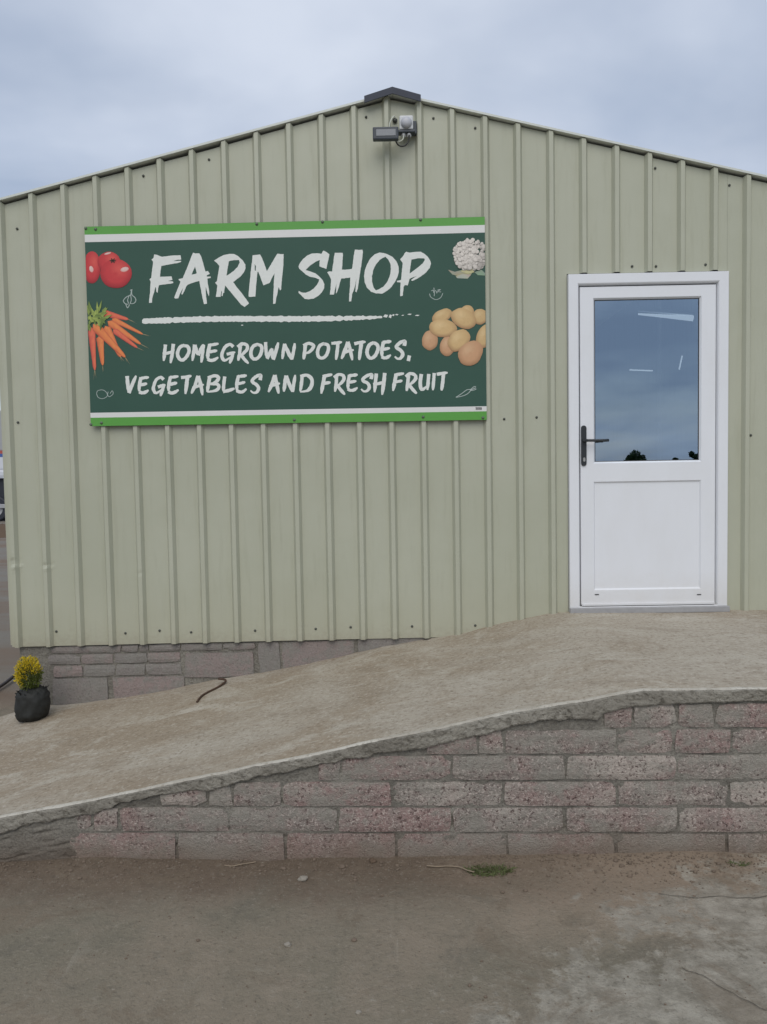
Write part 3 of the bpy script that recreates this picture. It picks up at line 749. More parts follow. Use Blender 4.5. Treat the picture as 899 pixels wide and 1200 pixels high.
TITLE = [
 ((160, 280), 9.99, [[(205,180),(240,185),(295,208),(360,200),(430,192),(515,190),(522,240),(470,245),(430,258),(525,255),(518,270),(460,285),(370,300),(290,315),(280,375),(275,440),(330,440),(410,437),(420,478),(365,492),(425,497),(430,515),(380,525),(310,533),(262,540),(252,580),(247,630),(232,620),(228,575),(222,560),(205,620),(190,670),(182,700),(180,745),(145,748),(150,690),(158,620),(160,550),(165,500),(150,470),(172,455),(180,370),(190,300),(192,262),(175,240),(198,222)]]),
 ((160, 280), 9.99, [[(662,160),(690,170),(735,168),(755,200),(772,250),(790,320),(808,380),(838,375),(858,410),(825,425),(822,440),(868,440),(870,455),(830,465),(835,520),(850,600),(852,640),(848,675),(835,640),(822,600),(812,560),(812,640),(822,720),(826,758),(790,765),(775,700),(760,620),(745,540),(735,490),(680,505),(600,535),(580,560),(560,610),(535,655),(525,640),(548,570),(530,600),(505,650),(490,695),(450,698),(442,685),(470,610),(500,540),(515,497),(490,480),(495,468),(540,460),(570,390),(610,290),(640,210)],[(685,320),(705,400),(690,410),(645,418),(660,380)]]),
 ((240, 280), 8.99, [[(98,228),(150,195),(200,170),(260,158),(310,158),(350,180),(400,225),(428,270),(430,310),(415,350),(380,395),(340,425),(300,455),(340,510),(390,570),(440,640),(468,680),(420,718),(380,690),(340,640),(290,580),(240,520),(215,490),(208,530),(205,565),(195,570),(188,605),(178,600),(182,560),(175,540),(168,610),(118,612),(125,560),(132,490),(110,462),(130,445),(140,380),(155,285),(130,255)],[(255,235),(300,225),(362,222),(368,250),(350,290),(310,335),(260,370),(230,388),(240,320)]]),
 ((240, 280), 8.99, [[(505,172),(585,165),(605,205),(630,270),(655,340),(690,285),(730,215),(765,155),(800,160),(832,160),(830,240),(822,350),(812,440),(806,530),(795,545),(785,520),(778,510),(768,570),(755,620),(745,682),(720,685),(722,620),(728,500),(730,420),(738,360),(710,410),(685,465),(650,478),(618,490),(600,440),(575,370),(565,345),(555,350),(548,440),(540,520),(535,608),(468,612),(462,600),(470,500),(480,400),(490,300),(500,230)],[(527,265),(540,290),(538,335),(528,335)]]),
 ((345, 280), 10.576, [[(362,145),(400,165),(435,190),(425,240),(410,310),(398,372),(360,360),(310,340),(312,290),(318,262),(270,280),(210,320),(170,355),(140,385),(200,405),(260,425),(310,465),(350,510),(372,560),(370,610),(345,660),(300,705),(240,740),(180,748),(130,745),(90,705),(52,668),(55,645),(90,665),(140,668),(190,650),(240,615),(280,570),(300,530),(308,500),(250,480),(190,468),(140,440),(95,400),(60,365),(52,340),(70,300),(110,250),(160,205),(220,180),(290,178),(335,185),(350,155)]]),
 ((345, 280), 10.576, [[(500,172),(600,172),(603,200),(598,270),(590,380),(650,380),(715,372),(725,300),(735,220),(750,130),(800,135),(845,132),(850,160),(840,250),(828,340),(815,420),(805,480),(795,560),(785,620),(770,660),(755,650),(762,580),(770,490),(760,540),(750,590),(735,640),(715,690),(705,772),(678,775),(680,700),(690,590),(693,478),(640,485),(580,493),(565,540),(550,600),(530,660),(515,678),(520,600),(525,550),(510,600),(490,690),(440,690),(448,620),(455,520),(455,500),(435,460),(408,415),(430,402),(470,402),(475,350),(485,280),(492,220)]]),
 ((420, 280), 9.99, [[(250,158),(300,165),(345,180),(400,210),(445,260),(470,320),(475,380),(460,440),(430,500),(390,560),(340,605),(280,640),(210,638),(150,618),(100,570),(75,510),(68,440),(78,360),(105,290),(140,230),(190,180)],[(318,208),(350,240),(375,290),(382,350),(370,430),(340,500),(290,560),(240,590),(205,602),(180,570),(162,510),(160,440),(175,360),(205,300),(245,250),(285,222)]]),
 ((420, 280), 9.99, [[(560,148),(600,160),(660,152),(730,150),(770,170),(810,205),(840,250),(850,290),(835,340),(790,395),(730,440),(680,470),(630,492),(615,480),(650,455),(685,435),(640,450),(600,465),(592,500),(578,545),(545,540),(530,560),(520,665),(490,670),(490,600),(495,510),(455,505),(450,490),(500,480),(510,380),(520,280),(488,238),(520,205),(545,165)],[(622,240),(700,225),(775,228),(780,245),(750,290),(700,330),(650,370),(600,405),(610,320)]])]
for k, (o_, s_, rings) in enumerate(TITLE):
    poly_print('letter', [zo(o_, s_, r) for r in rings], LETTER, sign, seed=k * 3.1)
# brushed underline
top, bot = [], []
for i in range(150):
    x = 166.5 + (448 - 166.5) * i / 149; t = i / 149
    yc = 376.6 - 5.2 * t - 1.0 * sin(t * 6); hw = 3.3 * (.35 if i == 0 else 1) * (1 - .55 * max(0, (t - .75) / .25)) + 1.5 * N(x * .22, 1) + .6 * N(x * .7, 5)
    top.append((x, yc - hw - .8 * abs(N(x * .8, 4)))); bot.append((x, yc + hw * .95 + .8 * N(x * .9, 8)))
mb = MB(); mb.add([S(x, y) for pr in zip(top, bot) for x, y in pr], [(2 * i, 2 * i + 1, 2 * i + 3, 2 * i + 2) for i in range(149)])
mb.obj('underline', LETTER, sign)
for x, y, w_, h_ in ((452, 370.3, 3, 1.8), (457.5, 370.6, 2, 2.2), (461, 369.3, 1.5, 1.2), (465, 368.6, 2, .8), (472, 369.5, 1.6, .6), (480, 368.2, 2.6, .8), (489, 369.6, 2.8, .8), (284, 381.2, 1.6, .6)):
    poly_print('brush_fleck', [[(x - w_, y + h_ * .5), (x - w_ * .3, y - h_), (x + w_, y - h_ * .6), (x + w_ * .4, y + h_)]], LETTER, sign, amp=.2)
# brush lettering of the two lower lines
GLY = {
 'H': [[(.2,1),(.14,.5),(.06,0)],[(.95,1.02),(.86,.5),(.70,-.14)],[(-.06,.42),(.4,.47),(.9,.56)]],
 'O': [[(.6,.99),(.25,.85),(.06,.45),(.16,.1),(.42,.0),(.75,.2),(.95,.6),(.86,.9),(.55,.98)]],
 'M': [[(.2,.98),(.13,.5),(.03,0)],[(.2,.95),(.34,.65),(.48,.34)],[(.48,.34),(.7,.7),(.92,1.0)],[(.93,.98),(.85,.5),(.74,-.12)]],
 'E': [[(.26,.95),(.12,.5),(.1,.1)],[(.2,.9),(.6,.94),(.98,.98)],[(.12,.5),(.5,.54),(.85,.6)],[(.1,.1),(.3,.02),(.6,.04),(.96,.2)]],
 'G': [[(.88,.84),(.66,.97),(.3,.83),(.08,.45),(.14,.2),(.34,.16),(.7,.32)],[(.42,.46),(.7,.52),(1.02,.58)],[(.86,.52),(.78,.3),(.62,-.02)]],
 'R': [[(.24,.9),(.18,.5),(.08,.12)],[(.02,.84),(.4,1.0),(.82,.94),(.86,.74),(.55,.52),(.2,.38)],[(.34,.42),(.64,.2),(.97,-.02)]],
 'W': [[(.03,1),(.08,.5),(.15,.06)],[(.15,.06),(.32,.35),(.5,.66)],[(.48,.64),(.54,.3),(.6,.02)],[(.6,.02),(.8,.5),(.98,.98)]],
 'N': [[(.2,.97),(.12,.5),(.03,.04)],[(.2,.95),(.45,.5),(.72,.02)],[(.72,.02),(.85,.5),(.97,1.02)]],
 'P': [[(.2,.92),(.16,.5),(.06,0)],[(.05,.86),(.5,1.0),(.9,.9),(.88,.7),(.55,.46),(.1,.36)]],
 'T': [[(-.02,.9),(.5,.95),(1,1)],[(.62,.95),(.52,.5),(.42,0)]],
 'A': [[(.56,1.0),(.3,.5),(.02,.06)],[(.56,1.0),(.76,.5),(.9,-.03)],[(.12,.36),(.5,.46),(1.02,.55)]],
 'S': [[(.93,.72),(.98,.98),(.6,.92),(.24,.74),(.24,.6),(.6,.48),(.78,.28),(.62,.06),(.3,.02),(.04,.14)]],
 'V': [[(.03,1),(.1,.5),(.2,.02)],[(.2,.02),(.55,.5),(.96,1.02)]],
 'B': [[(.22,.95),(.14,.5),(.05,.05)],[(.1,.88),(.6,1.0),(.9,.88),(.72,.66),(.26,.5)],[(.3,.52),(.8,.5),(.94,.34),(.7,.14),(.04,.04)]],
 'L': [[(.16,1),(.1,.5),(.05,.06)],[(.02,.05),(.5,.12),(1.02,.24)]],
 'D': [[(.2,.93),(.12,.5),(.05,.05)],[(.04,.92),(.55,.99),(.92,.76),(.9,.4),(.6,.12),(.04,.04)]],
 'F': [[(.3,.95),(.18,.5),(.04,-.02)],[(.14,.9),(.55,.95),(1,1)],[(.1,.5),(.5,.54),(.84,.58)]],
 'U': [[(.16,1),(.07,.5),(.12,.12),(.36,.03),(.7,.22)],[(.93,1.02),(.86,.5),(.8,.0)]],
 'I': [[(.75,1.02),(.5,.5),(.25,-.03)]], ',': [[(.75,1.0),(.5,.5),(.2,0)]]}
LINE1 = [('H',190,205,402,424),('O',206,223.5,403,423),('M',224,241,402,424),('E',241,258,401,424),('G',257.8,276.6,401.5,427),('R',277,293,401.5,427),('O',292,309,402,422),('W',309.5,328,399.5,423),('N',329,347.5,401,423),('P',354,369.6,401,422.5),('O',370,387,401,421),('T',387.5,402,399,423),('A',398.5,415.5,399,423),('T',414,430,399,423),('O',428,445,400,421),('E',445,460,398,421),('S',461,476,398,422),(',',476.5,482,415,424)]
LINE2 = [('V',147.5,161.5,439,462),('E',160.5,176,440,462),('G',177.5,195,440,465),('E',195,211,439,462),('T',211,226,439,463),('A',223,240,439,464),('B',241,259,439,461.5),('L',260,276,440,461),('E',275,291,438,461),('S',292,307,438,462),('A',313.2,329,438,462),('N',331,348,438,461),('D',350,368,438,461),('F',375,391,437.5,462),('R',390,406,437.5,463),('E',405,421,437,459),('S',421.5,437,437,460),('H',437,453,436,461),('F',459,475,436,459),('R',474,490,436.5,462),('U',490.5,504.5,437,458),('I',505,511,436,458),('T',511,526,435,459)]
def brush(mb, pts, hw, lift, seed, taper=True):
    P = catmull([(x, y, 0) for x, y in pts], 7); n_ = len(P); L_, R_ = [], []
    for i, p in enumerate(P):
        t = (P[min(i + 1, n_ - 1)] - P[max(i - 1, 0)]).normalized(); nn = Vector((-t.y, t.x, 0)); u = i / (n_ - 1)
        ang = abs(nn.x) * .14 + .93
        w_ = hw * ang * (1 + .16 * N(i * .55, seed))
        if taper: w_ *= (1 if u < .72 else 1 - .55 * (u - .72) / .28)
        L_.append(p + nn * w_ * (1 + .13 * N(i * .9, seed + 5))); R_.append(p - nn * w_ * (1 + .13 * N(i * .9, seed + 7)))
    vv = [S(q.x, q.y, lift) for pr in zip(L_, R_) for q in pr]
    mb.add(vv, [(2 * i, 2 * i + 1, 2 * i + 3, 2 * i + 2) for i in range(n_ - 1)])
for ln_ in (LINE1, LINE2):
    for k, (ch, x0, x1, y0, y1) in enumerate(ln_):
        mb = MB(); hw = 1.95; x0 += 1.3; x1 -= 1.2; y0 += 1.5; y1 -= 1.2
        for si_, st_ in enumerate(GLY[ch]):
            pts = [(x0 + (x1 - x0) * a + rnd.uniform(-.25, .25), y1 - (y1 - y0) * b + rnd.uniform(-.25, .25)) for a, b in st_]
            brush(mb, pts, hw * rnd.uniform(.93, 1.05), .0010 + .00022 * si_, k * 5.3 + si_, taper=ch not in 'O,')
        mb.obj('letter', LETTER, sign)
# --- printed vegetables
def lerp3(a, b, t): t = max(0, min(1, t)); return tuple(a[i] + (b[i] - a[i]) * t for i in range(3))
def lobe(mb, cx, cy, rx, ry, rot, lift, ca, cb, cc, hl=(-.25, -.35), seed=0, wob=.05, nr=5, na=22):
    """print of a round vegetable: ca light tone, cb body, cc rim"""
    vv, ff, cl = [S(cx, cy, lift)], [], [cb]
    for r_ in range(1, nr + 1):
        for k in range(na):
            a = 2 * pi * k / na; q = r_ / nr; w_ = 1 + wob * N(cos(a) * 1.6, sin(a) * 1.6, seed)
            x, y = rx * q * cos(a) * w_, ry * q * sin(a) * w_
            X_, Y_ = cx + x * cos(rot) - y * sin(rot), cy + x * sin(rot) + y * cos(rot)
            vv.append(S(X_, Y_, lift))
            d = math.hypot(q * cos(a + rot) - hl[0], q * sin(a + rot) - hl[1])
            c_ = lerp3(ca, cb, d / .7); c_ = lerp3(c_, cc, (q - .62) / .38 * (.55 + .45 * sin(a + rot)))
            j = 1 + .07 * N(X_ * .9, Y_ * .9, seed + 3); cl.append(tuple(z * j for z in c_))
    for k in range(na): ff.append((0, 1 + k, 1 + (k + 1) % na))
    for r_ in range(nr - 1):
        for k in range(na):
            a0 = 1 + r_ * na; ff.append((a0 + k, a0 + (k + 1) % na, a0 + na + (k + 1) % na, a0 + na + k))
    mb.add(vv, ff, cl)
def Z(o, s, x, y): return o[0] + x / s, o[1] + y / s
POT = [(345,270,115,65,-.45),(610,230,72,72,0),(745,280,82,82,0),(215,530,85,105,.1),(400,590,82,108,.2),(350,400,150,95,.06),(570,300,145,100,.45),(520,530,132,102,-.75),(785,490,82,130,.35),(640,665,142,120,-.8)]
for k, (x, y, rx, ry, ro) in enumerate(POT):
    mb = MB(); c_ = Z((480, 340), 8.99, x, y); t = rnd.uniform(.9, 1.06)
    ca, cb, cc = (.74*t,.54*t,.28*t), (.63*t,.43*t,.20*t), (.33,.175,.085)
    if k in (3, 4, 9): ca, cb = (.66, .43, .25), (.58, .33, .18)
    lobe(mb, c_[0], c_[1], rx / 8.99, ry / 8.99, ro, .0010 + .00022 * k, ca, cb, cc, seed=k, wob=.09); mb.obj('potato', PRINT, sign)
for k, (x, y, rx, ry) in enumerate(((125, 305, 72, 135), (265, 262, 95, 86), (322, 356, 132, 120))):
    mb = MB(); c_ = Z((90, 270), 7.06, x, y)
    lobe(mb, c_[0], c_[1], rx / 7.06, ry / 7.06, 0, .0010 + .0004 * k, (.70, .10, .08), (.56, .04, .045), (.30, .012, .02), hl=(.25, -.35), seed=k + 20, wob=.04)
    hx_, hy_ = {0: (120, 320), 1: (255, 190), 2: (395, 322)}[k]; c2 = Z((90, 270), 7.06, hx_, hy_)
    lobe(mb, c2[0], c2[1], (18, 30, 36)[k] / 7.06, (28, 8, 20)[k] / 7.06, -.25, .0012 + .0004 * k, (.75, .6, .55), (.72, .5, .45), (.6, .2, .18), seed=k, na=10, nr=3)
    if k == 2:
        for a in range(6):
            c3 = Z((90, 270), 7.06, 298 + 14 * cos(a * 1.05), 250 + 10 * sin(a * 1.05))
            lobe(mb, c3[0], c3[1], 2.0, .8, a * 1.05, .0024, (.05, .03, .012), (.04, .025, .012), (.03, .02, .01), na=8, nr=2)
    mb.obj('tomato', PRINT, sign)
CAR = [(215,680,425,735,58,1),(290,730,545,858,46,0),(255,750,528,940,62,0),(300,820,500,970,52,1),(235,790,362,1045,74,0),(190,870,215,1115,64,0),(120,800,150,1155,62,1),(135,775,400,1048,80,0)]
for k, (x0, y0, x1, y1, w_, red) in enumerate(CAR):
    mb = MB(); o_ = (90, 270); s_ = 7.06; A = Vector((x0, y0)); B = Vector((x1, y1)); t = (B - A).normalized(); nn = Vector((-t.y, t.x)); vv, cl, ff = [], [], []
    n1_, lift = 12, .0010 + .00025 * k
    for i in range(n1_ + 1):
        u = i / n1_; hw = w_ / 2 * (sqrt(max(0, min(1, u / .10))) if u < .1 else (1 - .62 * (u - .1) / .9)) * (1 if u < .92 else .5) * (1 + .07 * N(u * 6, k))
        for j in range(5):
            s = (j / 4 - .5) * 2; q = A + (B - A) * u + nn * hw * s
            vv.append(S(*Z(o_, s_, q.x, q.y), lift)); sh = 1 - .38 * abs(s) ** 2 + .12 * (s < 0) + .12 * N(u * 14, s * 2, k)
            c_ = (.74, .16, .085) if red else (.78, .24, .075); cl.append((c_[0] * sh, c_[1] * sh * sh, c_[2] * sh))
    for i in range(n1_):
        for j in range(4): ff.append((i * 5 + j, i * 5 + j + 1, (i + 1) * 5 + j + 1, (i + 1) * 5 + j))
    mb.add(vv, ff, cl)
    for tt in range(2):                                        # thin root tail
        e = B + t * rnd.uniform(45, 85) + nn * rnd.uniform(-25, 25); wv = .32
        p0, p1 = Z(o_, s_, *B), Z(o_, s_, *e); tv = Vector((p1[0] - p0[0], p1[1] - p0[1])).normalized()
        mb.add([S(p0[0] - tv.y * wv, p0[1] + tv.x * wv, lift), S(p0[0] + tv.y * wv, p0[1] - tv.x * wv, lift), S(p1[0], p1[1], lift)], [(0, 1, 2)], (.36, .30, .17))
    mb.obj('carrot', PRINT, sign)
mb = MB()
for k in range(46):
    a = rnd.uniform(-1.9, .35); ln2 = rnd.uniform(40, 120); bx, by = rnd.uniform(100, 210), rnd.uniform(690, 770)
    if k > 30: a = rnd.uniform(.6, 1.9); ln2 = rnd.uniform(30, 80)
    ex, ey = bx + ln2 * cos(a), by + ln2 * sin(a); w_ = rnd.uniform(9, 17); t = Vector((ex - bx, ey - by)).normalized()
    c_ = lerp3((.10, .17, .035), (.34, .42, .10), rnd.random()); lf = .0032 + .00004 * k
    mx_, my_ = (bx + ex) / 2, (by + ey) / 2
    mb.add([S(*Z((90, 270), 7.06, *q), lf) for q in ((bx, by), (mx_ - t.y * w_, my_ + t.x * w_), (ex, ey), (mx_ + t.y * w_, my_ - t.x * w_))], [(0, 1, 2, 3)], [c_, tuple(z * 1.25 for z in c_), c_, tuple(z * .7 for z in c_)])
mb.obj('carrot_leaves', PRINT, sign)
mb = MB()
for k, (pts, c_) in enumerate(((((250, 560), (330, 585), (430, 560), (540, 590), (500, 640), (380, 640), (300, 615)), (.36, .40, .24)), (((340, 640), (420, 610), (520, 620), (480, 665), (360, 660)), (.42, .43, .36)), (((560, 590), (640, 560), (700, 600), (690, 630), (600, 625)), (.30, .34, .28)))):
    vv = [S(*Z((500, 260), 9.99, *q), .0010 + .0002 * k) for q in pts]; mb.add(vv, [tuple(range(len(vv)))], [tuple(z * rnd.uniform(.8, 1.15) for z in c_) for _ in vv])
mb.add([S(*Z((500, 260), 9.99, *q), .0018) for q in ((400, 580), (450, 540), (520, 530), (560, 590), (480, 610))], [(0, 1, 2, 3, 4)], (.55, .52, .28))
base_n = 0
for k in range(260):
    a, q = rnd.uniform(0, 2 * pi), sqrt(rnd.random()); x, y = 515 + 195 * q * cos(a), 385 + 185 * q * sin(a)
    if y > 555: continue
    sh = 1.05 - .35 * max(0, (x - 560) / 140) - .25 * max(0, (y - 430) / 130) + rnd.uniform(-.12, .1); base_n += 1
    c_ = (.68 * sh, .63 * sh, .57 * sh); c2 = Z((500, 260), 9.99, x, y); r_ = rnd.uniform(1.3, 3.2)
    lobe(mb, c2[0], c2[1], r_, r_ * .9, 0, .0019 + .00002 * k, tuple(z * 1.15 for z in c_), c_, tuple(z * .72 for z in c_), seed=k, na=9, nr=3)
mb.obj('cauliflower', PRINT, sign)
# --- little chalk drawings
def chalk(lines, w_=.45):
    mb = MB()
    for k, l in enumerate(lines): brush(mb, l, w_, .0010 + .0001 * k, k * 3.3, taper=False)
    return mb.obj('chalk_drawing', CHALK, sign)
g0 = lambda l: [Z((90, 270), 7.06, *p) for p in l]
chalk([g0(l) for l in ([(450,488),(445,530),(410,550),(385,580),(400,605),(425,610)], [(455,490),(455,530),(480,555),(488,580),(470,603),(440,605)], [(435,535),(420,575),(430,605)], [(445,535),(450,575),(440,605)], [(405,610),(420,640),(436,612)], [(440,495),(460,488)])])
g1 = lambda l: [(80 + x / 3.458, 230 + y / 3.458) for x, y in l]
chalk([g1(l) for l in ([(115,800),(120,788),(140,785),(155,795),(158,810),(140,820),(122,815),(115,800)], [(162,792),(160,805),(168,812),(182,800),(178,788),(170,800)])], .32)
g2 = lambda l: [Z((500, 260), 9.99, *p) for p in l]
chalk([g2(l) for l in ([(35,840),(50,880),(110,910),(165,885),(190,835)], [(85,770),(92,830),(88,870)], [(55,810),(75,800),(85,830)], [(100,800),(125,830),(110,830)], [(125,800),(165,790),(130,815),(170,820)])], .36)
g3 = lambda l: [Z((500, 440), 11.24, *p) for p in l]
chalk([g3(l) for l in ([(385,288),(460,240),(530,190),(580,185)], [(385,288),(480,268),(540,240),(580,200)], [(570,195),(620,150),(650,145)], [(580,200),(630,190),(655,175)], [(575,195),(650,160)])], .42)
mb = MB()
for k in range(7):
    x = 560 + k * 1.05 - 2.4; brush(mb, [(x, 477.2 + .5 * N(k)), (x + .5, 479 + .5 * N(k, 4)), (x + .2, 480.5)], .32, .0012, k)
mb.obj('maker_mark', RUBBER, sign)
for px, py in ((112, 268.5), (301, 262.5), (378, 260), (493, 257.5), (119, 495.5), (345, 492), (496, 488.5), (98, 267.5), (105, 497.5), (566, 489.5)):
    mb = MB(); q = S(max(px, 100.5), py, .001); dome(mb, q, .0075, .006); mb.obj('bolt', BOLTM, sign, smooth=True)

# ================================================================== FLOODLIGHT
fl = empty('security_light', U(462, 160, -.03), 'dark security floodlight with white motion sensor under the roof peak', 'floodlight')
L0, L1 = U(436.8, 150.2, -.115), U(467.2, 164.2, -.115)
mb = MB(); mb.box((L0.x, -.135, L1.z), (L1.x, -.095, L0.z), .007); head = mb.obj('lamp_head', LAMPBODY, fl)
for k in range(9):
    x = L0.x + .015 + k * (L1.x - L0.x - .03) / 8; mb = MB(); mb.box((x - .002, -.0955, L1.z + .012), (x + .002, -.078, L0.z - .012)); mb.obj('cooling_fin', LAMPBODY, head)
mb = MB(); mb.box((L0.x + .020, -.1375, L1.z + .018), (L1.x - .016, -.1345, L0.z - .016), .002); mb.obj('lens', LAMPLENS, head)
S0, S1 = U(468, 136.3, -.07), U(484.3, 152.3, -.07)
mb = MB(); mb.box((S0.x, -.085, S1.z), (S1.x, -.03, S0.z), .008); sen = mb.obj('sensor', SENSORM, fl)
cx, cz_ = (S0.x + S1.x) / 2, (S0.z + S1.z) / 2 - .004
mb = MB(); R0 = .035
mb.loops([[(cx + R0 * q * cos(2 * pi * k / 20), -.0845 - d, cz_ + R0 * q * sin(2 * pi * k / 20)) for k in range(20)] for q, d in ((1, 0), (.97, .008), (.85, .017), (.6, .024), (.3, .027))], True); mb.obj('sensor_dome', DOME, sen, smooth=True)
mb = MB(); mb.box((S1.x - .012, -.05, S1.z - .012), (S1.x + .022, -.012, S0.z - .018), .004); mb.box((L1.x - .01, -.085, S1.z - .016), (S1.x + .012, -.03, S1.z - .002), .003); mb.obj('bracket', LAMPBODY, fl)
for px in (473, 479.5):
    q = U(px, 157.3, -.07); mb = MB(); dome(mb, Vector((q.x, -.060, q.z)), .012, .014, 12); mb.tube([(q.x, -.05, q.z + .03), (q.x, -.058, q.z)], .010, 10); mb.obj('cable_gland', SENSORM, fl, smooth=True)
W_ = lambda px, py, y=-.075: U(px, py, y)
mb = MB(); mb.tube(catmull([W_(479.8, 158), W_(478.5, 166), W_(475, 170.3), W_(470.5, 171.4), W_(466.5, 169.5), W_(463.8, 165)], 6), .0042, 8); mb.obj('cable', CABLEB, fl, smooth=True)
mb = MB(); mb.tube(catmull([W_(473, 159), W_(472.2, 163), W_(469, 165.5), W_(466, 166)], 6), .004, 8); mb.obj('cable', CABLEW, fl, smooth=True)
mb = MB(); mb.tube(catmull([W_(456.5, 150, -.045), W_(457, 144, -.045), W_(459.5, 138.5, -.04), W_(462, 136, -.03), W_(464.5, 139, -.02)], 6), .0035, 8); mb.obj('cable', CABLEW, fl, smooth=True)
mb = MB(); q = U(462.8, 141, -.01); dome(mb, q, .013, .012); mb.obj('cable_clip', SCREW, fl, smooth=True)

# ================================================================== POTTED SHRUB
PBASE = Vector((-2.232, -.235, 0)); PBASE.z = zramp(PBASE.x, PBASE.y)
pot = empty('potted_shrub', PBASE, 'small yellow flowering shrub in a black bag by the plinth corner', 'plant')
vv = []; nlat, nlon = 30, 52
for j in range(nlat + 1):
    th = pi * j / nlat
    for k in range(nlon):
        ph = 2 * pi * k / nlon
        e = lambda c, p: (abs(c) ** p) * (1 if c >= 0 else -1)
        d = Vector((e(sin(th), .55) * e(cos(ph), .9) * .098, e(sin(th), .6) * e(sin(ph), .9) * .092, e(cos(th), .7) * .100))
        d *= 1 + .10 * FR(d.x * 18, d.y * 18, d.z * 18 + 4) + .05 * N(d.x * 60, d.y * 60, d.z * 60)
        d.x += d.z * .08
        vv.append(PBASE + d + Vector((0, 0, .098)))
ff = [(j * nlon + k, j * nlon + (k + 1) % nlon, (j + 1) * nlon + (k + 1) % nlon, (j + 1) * nlon + k) for j in range(nlat) for k in range(nlon)]
mesh('root_bag', vv, ff, POTM, pot, smooth=True)
mb = MB()
for k in range(150):                                          # torn bag rim and root fibres around the top
    a = rnd.uniform(0, 2 * pi); q = rnd.uniform(.04, .085); p = PBASE + Vector((cos(a) * q, sin(a) * q * .95, .172 + rnd.uniform(-.012, .008)))
    d = Vector((cos(a) * rnd.uniform(-.4, .9), sin(a) * rnd.uniform(-.4, .9), rnd.uniform(.1, 1))).normalized(); t_ = d.cross(Vector((-sin(a), cos(a), .3))).normalized() * rnd.uniform(.003, .009)
    mb.add([p - t_, p + t_, p + d * rnd.uniform(.012, .034)], [(0, 1, 2)])
mb.obj('bag_rim', POTM, pot)
mb = MB(); my = MB(); cC = PBASE + Vector((-.012, -.01, .285))
def leafq(mb, p, d, l, w_):
    s_ = d.cross(Vector((rnd.uniform(-1, 1), rnd.uniform(-1, 1), rnd.uniform(-1, 1))))
    if s_.length < 1e-4: return
    s_.normalize(); mb.add([p, p + d * l * .5 + s_ * w_, p + d * l, p + d * l * .5 - s_ * w_], [(0, 1, 2, 3)])
for k in range(2600):
    d = Vector((rnd.gauss(0, 1), rnd.gauss(0, 1), rnd.gauss(0, 1))).normalized(); q = rnd.random() ** .4
    p = cC + Vector((d.x * .074 * q, d.y * .074 * q, d.z * .098 * q)) * (1 + .16 * N(d.x * 3, d.y * 3, d.z * 3))
    dd = (d + Vector((rnd.uniform(-.6, .6), rnd.uniform(-.6, .6), rnd.uniform(.1, .9)))).normalized()
    yel = q > .62 and (d.z > -.25 or d.x < -.35) and rnd.random() < .9 and not (d.x > .35 and d.z < .05)
    leafq(my if yel else mb, p, dd, rnd.uniform(.010, .020), rnd.uniform(.0022, .004))
for k in range(60):
    a = rnd.uniform(0, 2 * pi); b_ = PBASE + Vector((.03 * cos(a), .03 * sin(a), .18)); e_ = cC + Vector((.06 * cos(a), .06 * sin(a), rnd.uniform(-.06, .06)))
    mb.tube([b_, b_.lerp(e_, .5) + Vector((0, 0, .01)), e_], .0016, 3, False)
mb.obj('foliage', SHRUBG, pot); my.obj('flowers', SHRUBY, pot)

# ================================================================== SMALL THINGS ON RAMP AND YARD
P = []
for px, py, lift in ((231, 822.5, .006), (236, 816, .006), (243, 811.5, .006), (252, 807, .006), (259, 803, .008), (264, 799, .012), (263.5, 796.5, .02), (256, 795.5, .03)):
    z = .33
    for _ in range(8): q = G(px, py, z + lift); z = zramp(q.x, q.y)
    P.append(q)
mb = MB(); mb.tube(catmull(P, 5), .0065, 8)
tag(mb.obj('bent_bar', RUST, smooth=True, loc=P[0]), 'thin bent dark metal bar lying on the ramp', 'metal bar')
mb = MB(); A = G(-30, 822, .03); P = [A, G(0, 804.5, .03), G(20, 789.5, .04), G(40, 774, .04), G(70, 752, .03)]; mb.tube(catmull(P, 5), .013, 8)
tag(mb.obj('drain_pipe', HOSE, smooth=True, loc=A), 'dark thin pipe lying on the yard behind the yellow shrub', 'pipe')
def stone(name, px, py, r, mat, label, group=None, seed=0, z=None):
    c_ = G(px, py, .01); c_.z = zg(c_.x, c_.y)
    bm = bmesh.new(); bmesh.ops.create_icosphere(bm, subdivisions=2, radius=1)
    for v_ in bm.verts:
        d = v_.co.copy(); v_.co = Vector((d.x * r * 1.15, d.y * r * .9, d.z * r * .68)) * (1 + .35 * N(d.x * 1.3, d.y * 1.3, d.z * 1.3 + seed)) + c_ + Vector((0, 0, r * .42))
    mb = MB(); mb.frombm(bm); return tag(mb.obj(name, mat, loc=c_), label, 'stone', group)
stone('stone', 355, 1030, .017, STONEM, 'largest pale stone in the soil at the foot of the block wall', seed=1)
stone('stone', 337, 1105, .011, STONEM, 'small pale stone alone on the yard left of centre', seed=2)
stone('stone', 415, 1099, .009, PEBBLE, 'small brown stone on the yard right of the lone pale one', seed=3)
stone('stone', 420, 1183, .008, STONEM, 'tiny stone on the yard nearest the camera', seed=4)
stone('stone', 332, 1018, .011, PEBBLE, 'small brown stone just left of the largest pale stone', seed=5)
stone('stone', 401, 1017, .013, PEBBLE, 'brown stone in the soil right of the largest pale stone', seed=6)
stone('stone', 437, 1011, .014, SOIL, 'dark clod of earth against the block wall near the middle', seed=7)
stone('stone', 589, 1043, .008, PEBBLE, 'small stone on the yard below the green weed tuft', seed=8)
stone('stone', 729, 1016, .009, PEBBLE, 'small stone at the wall foot below the door', seed=9)
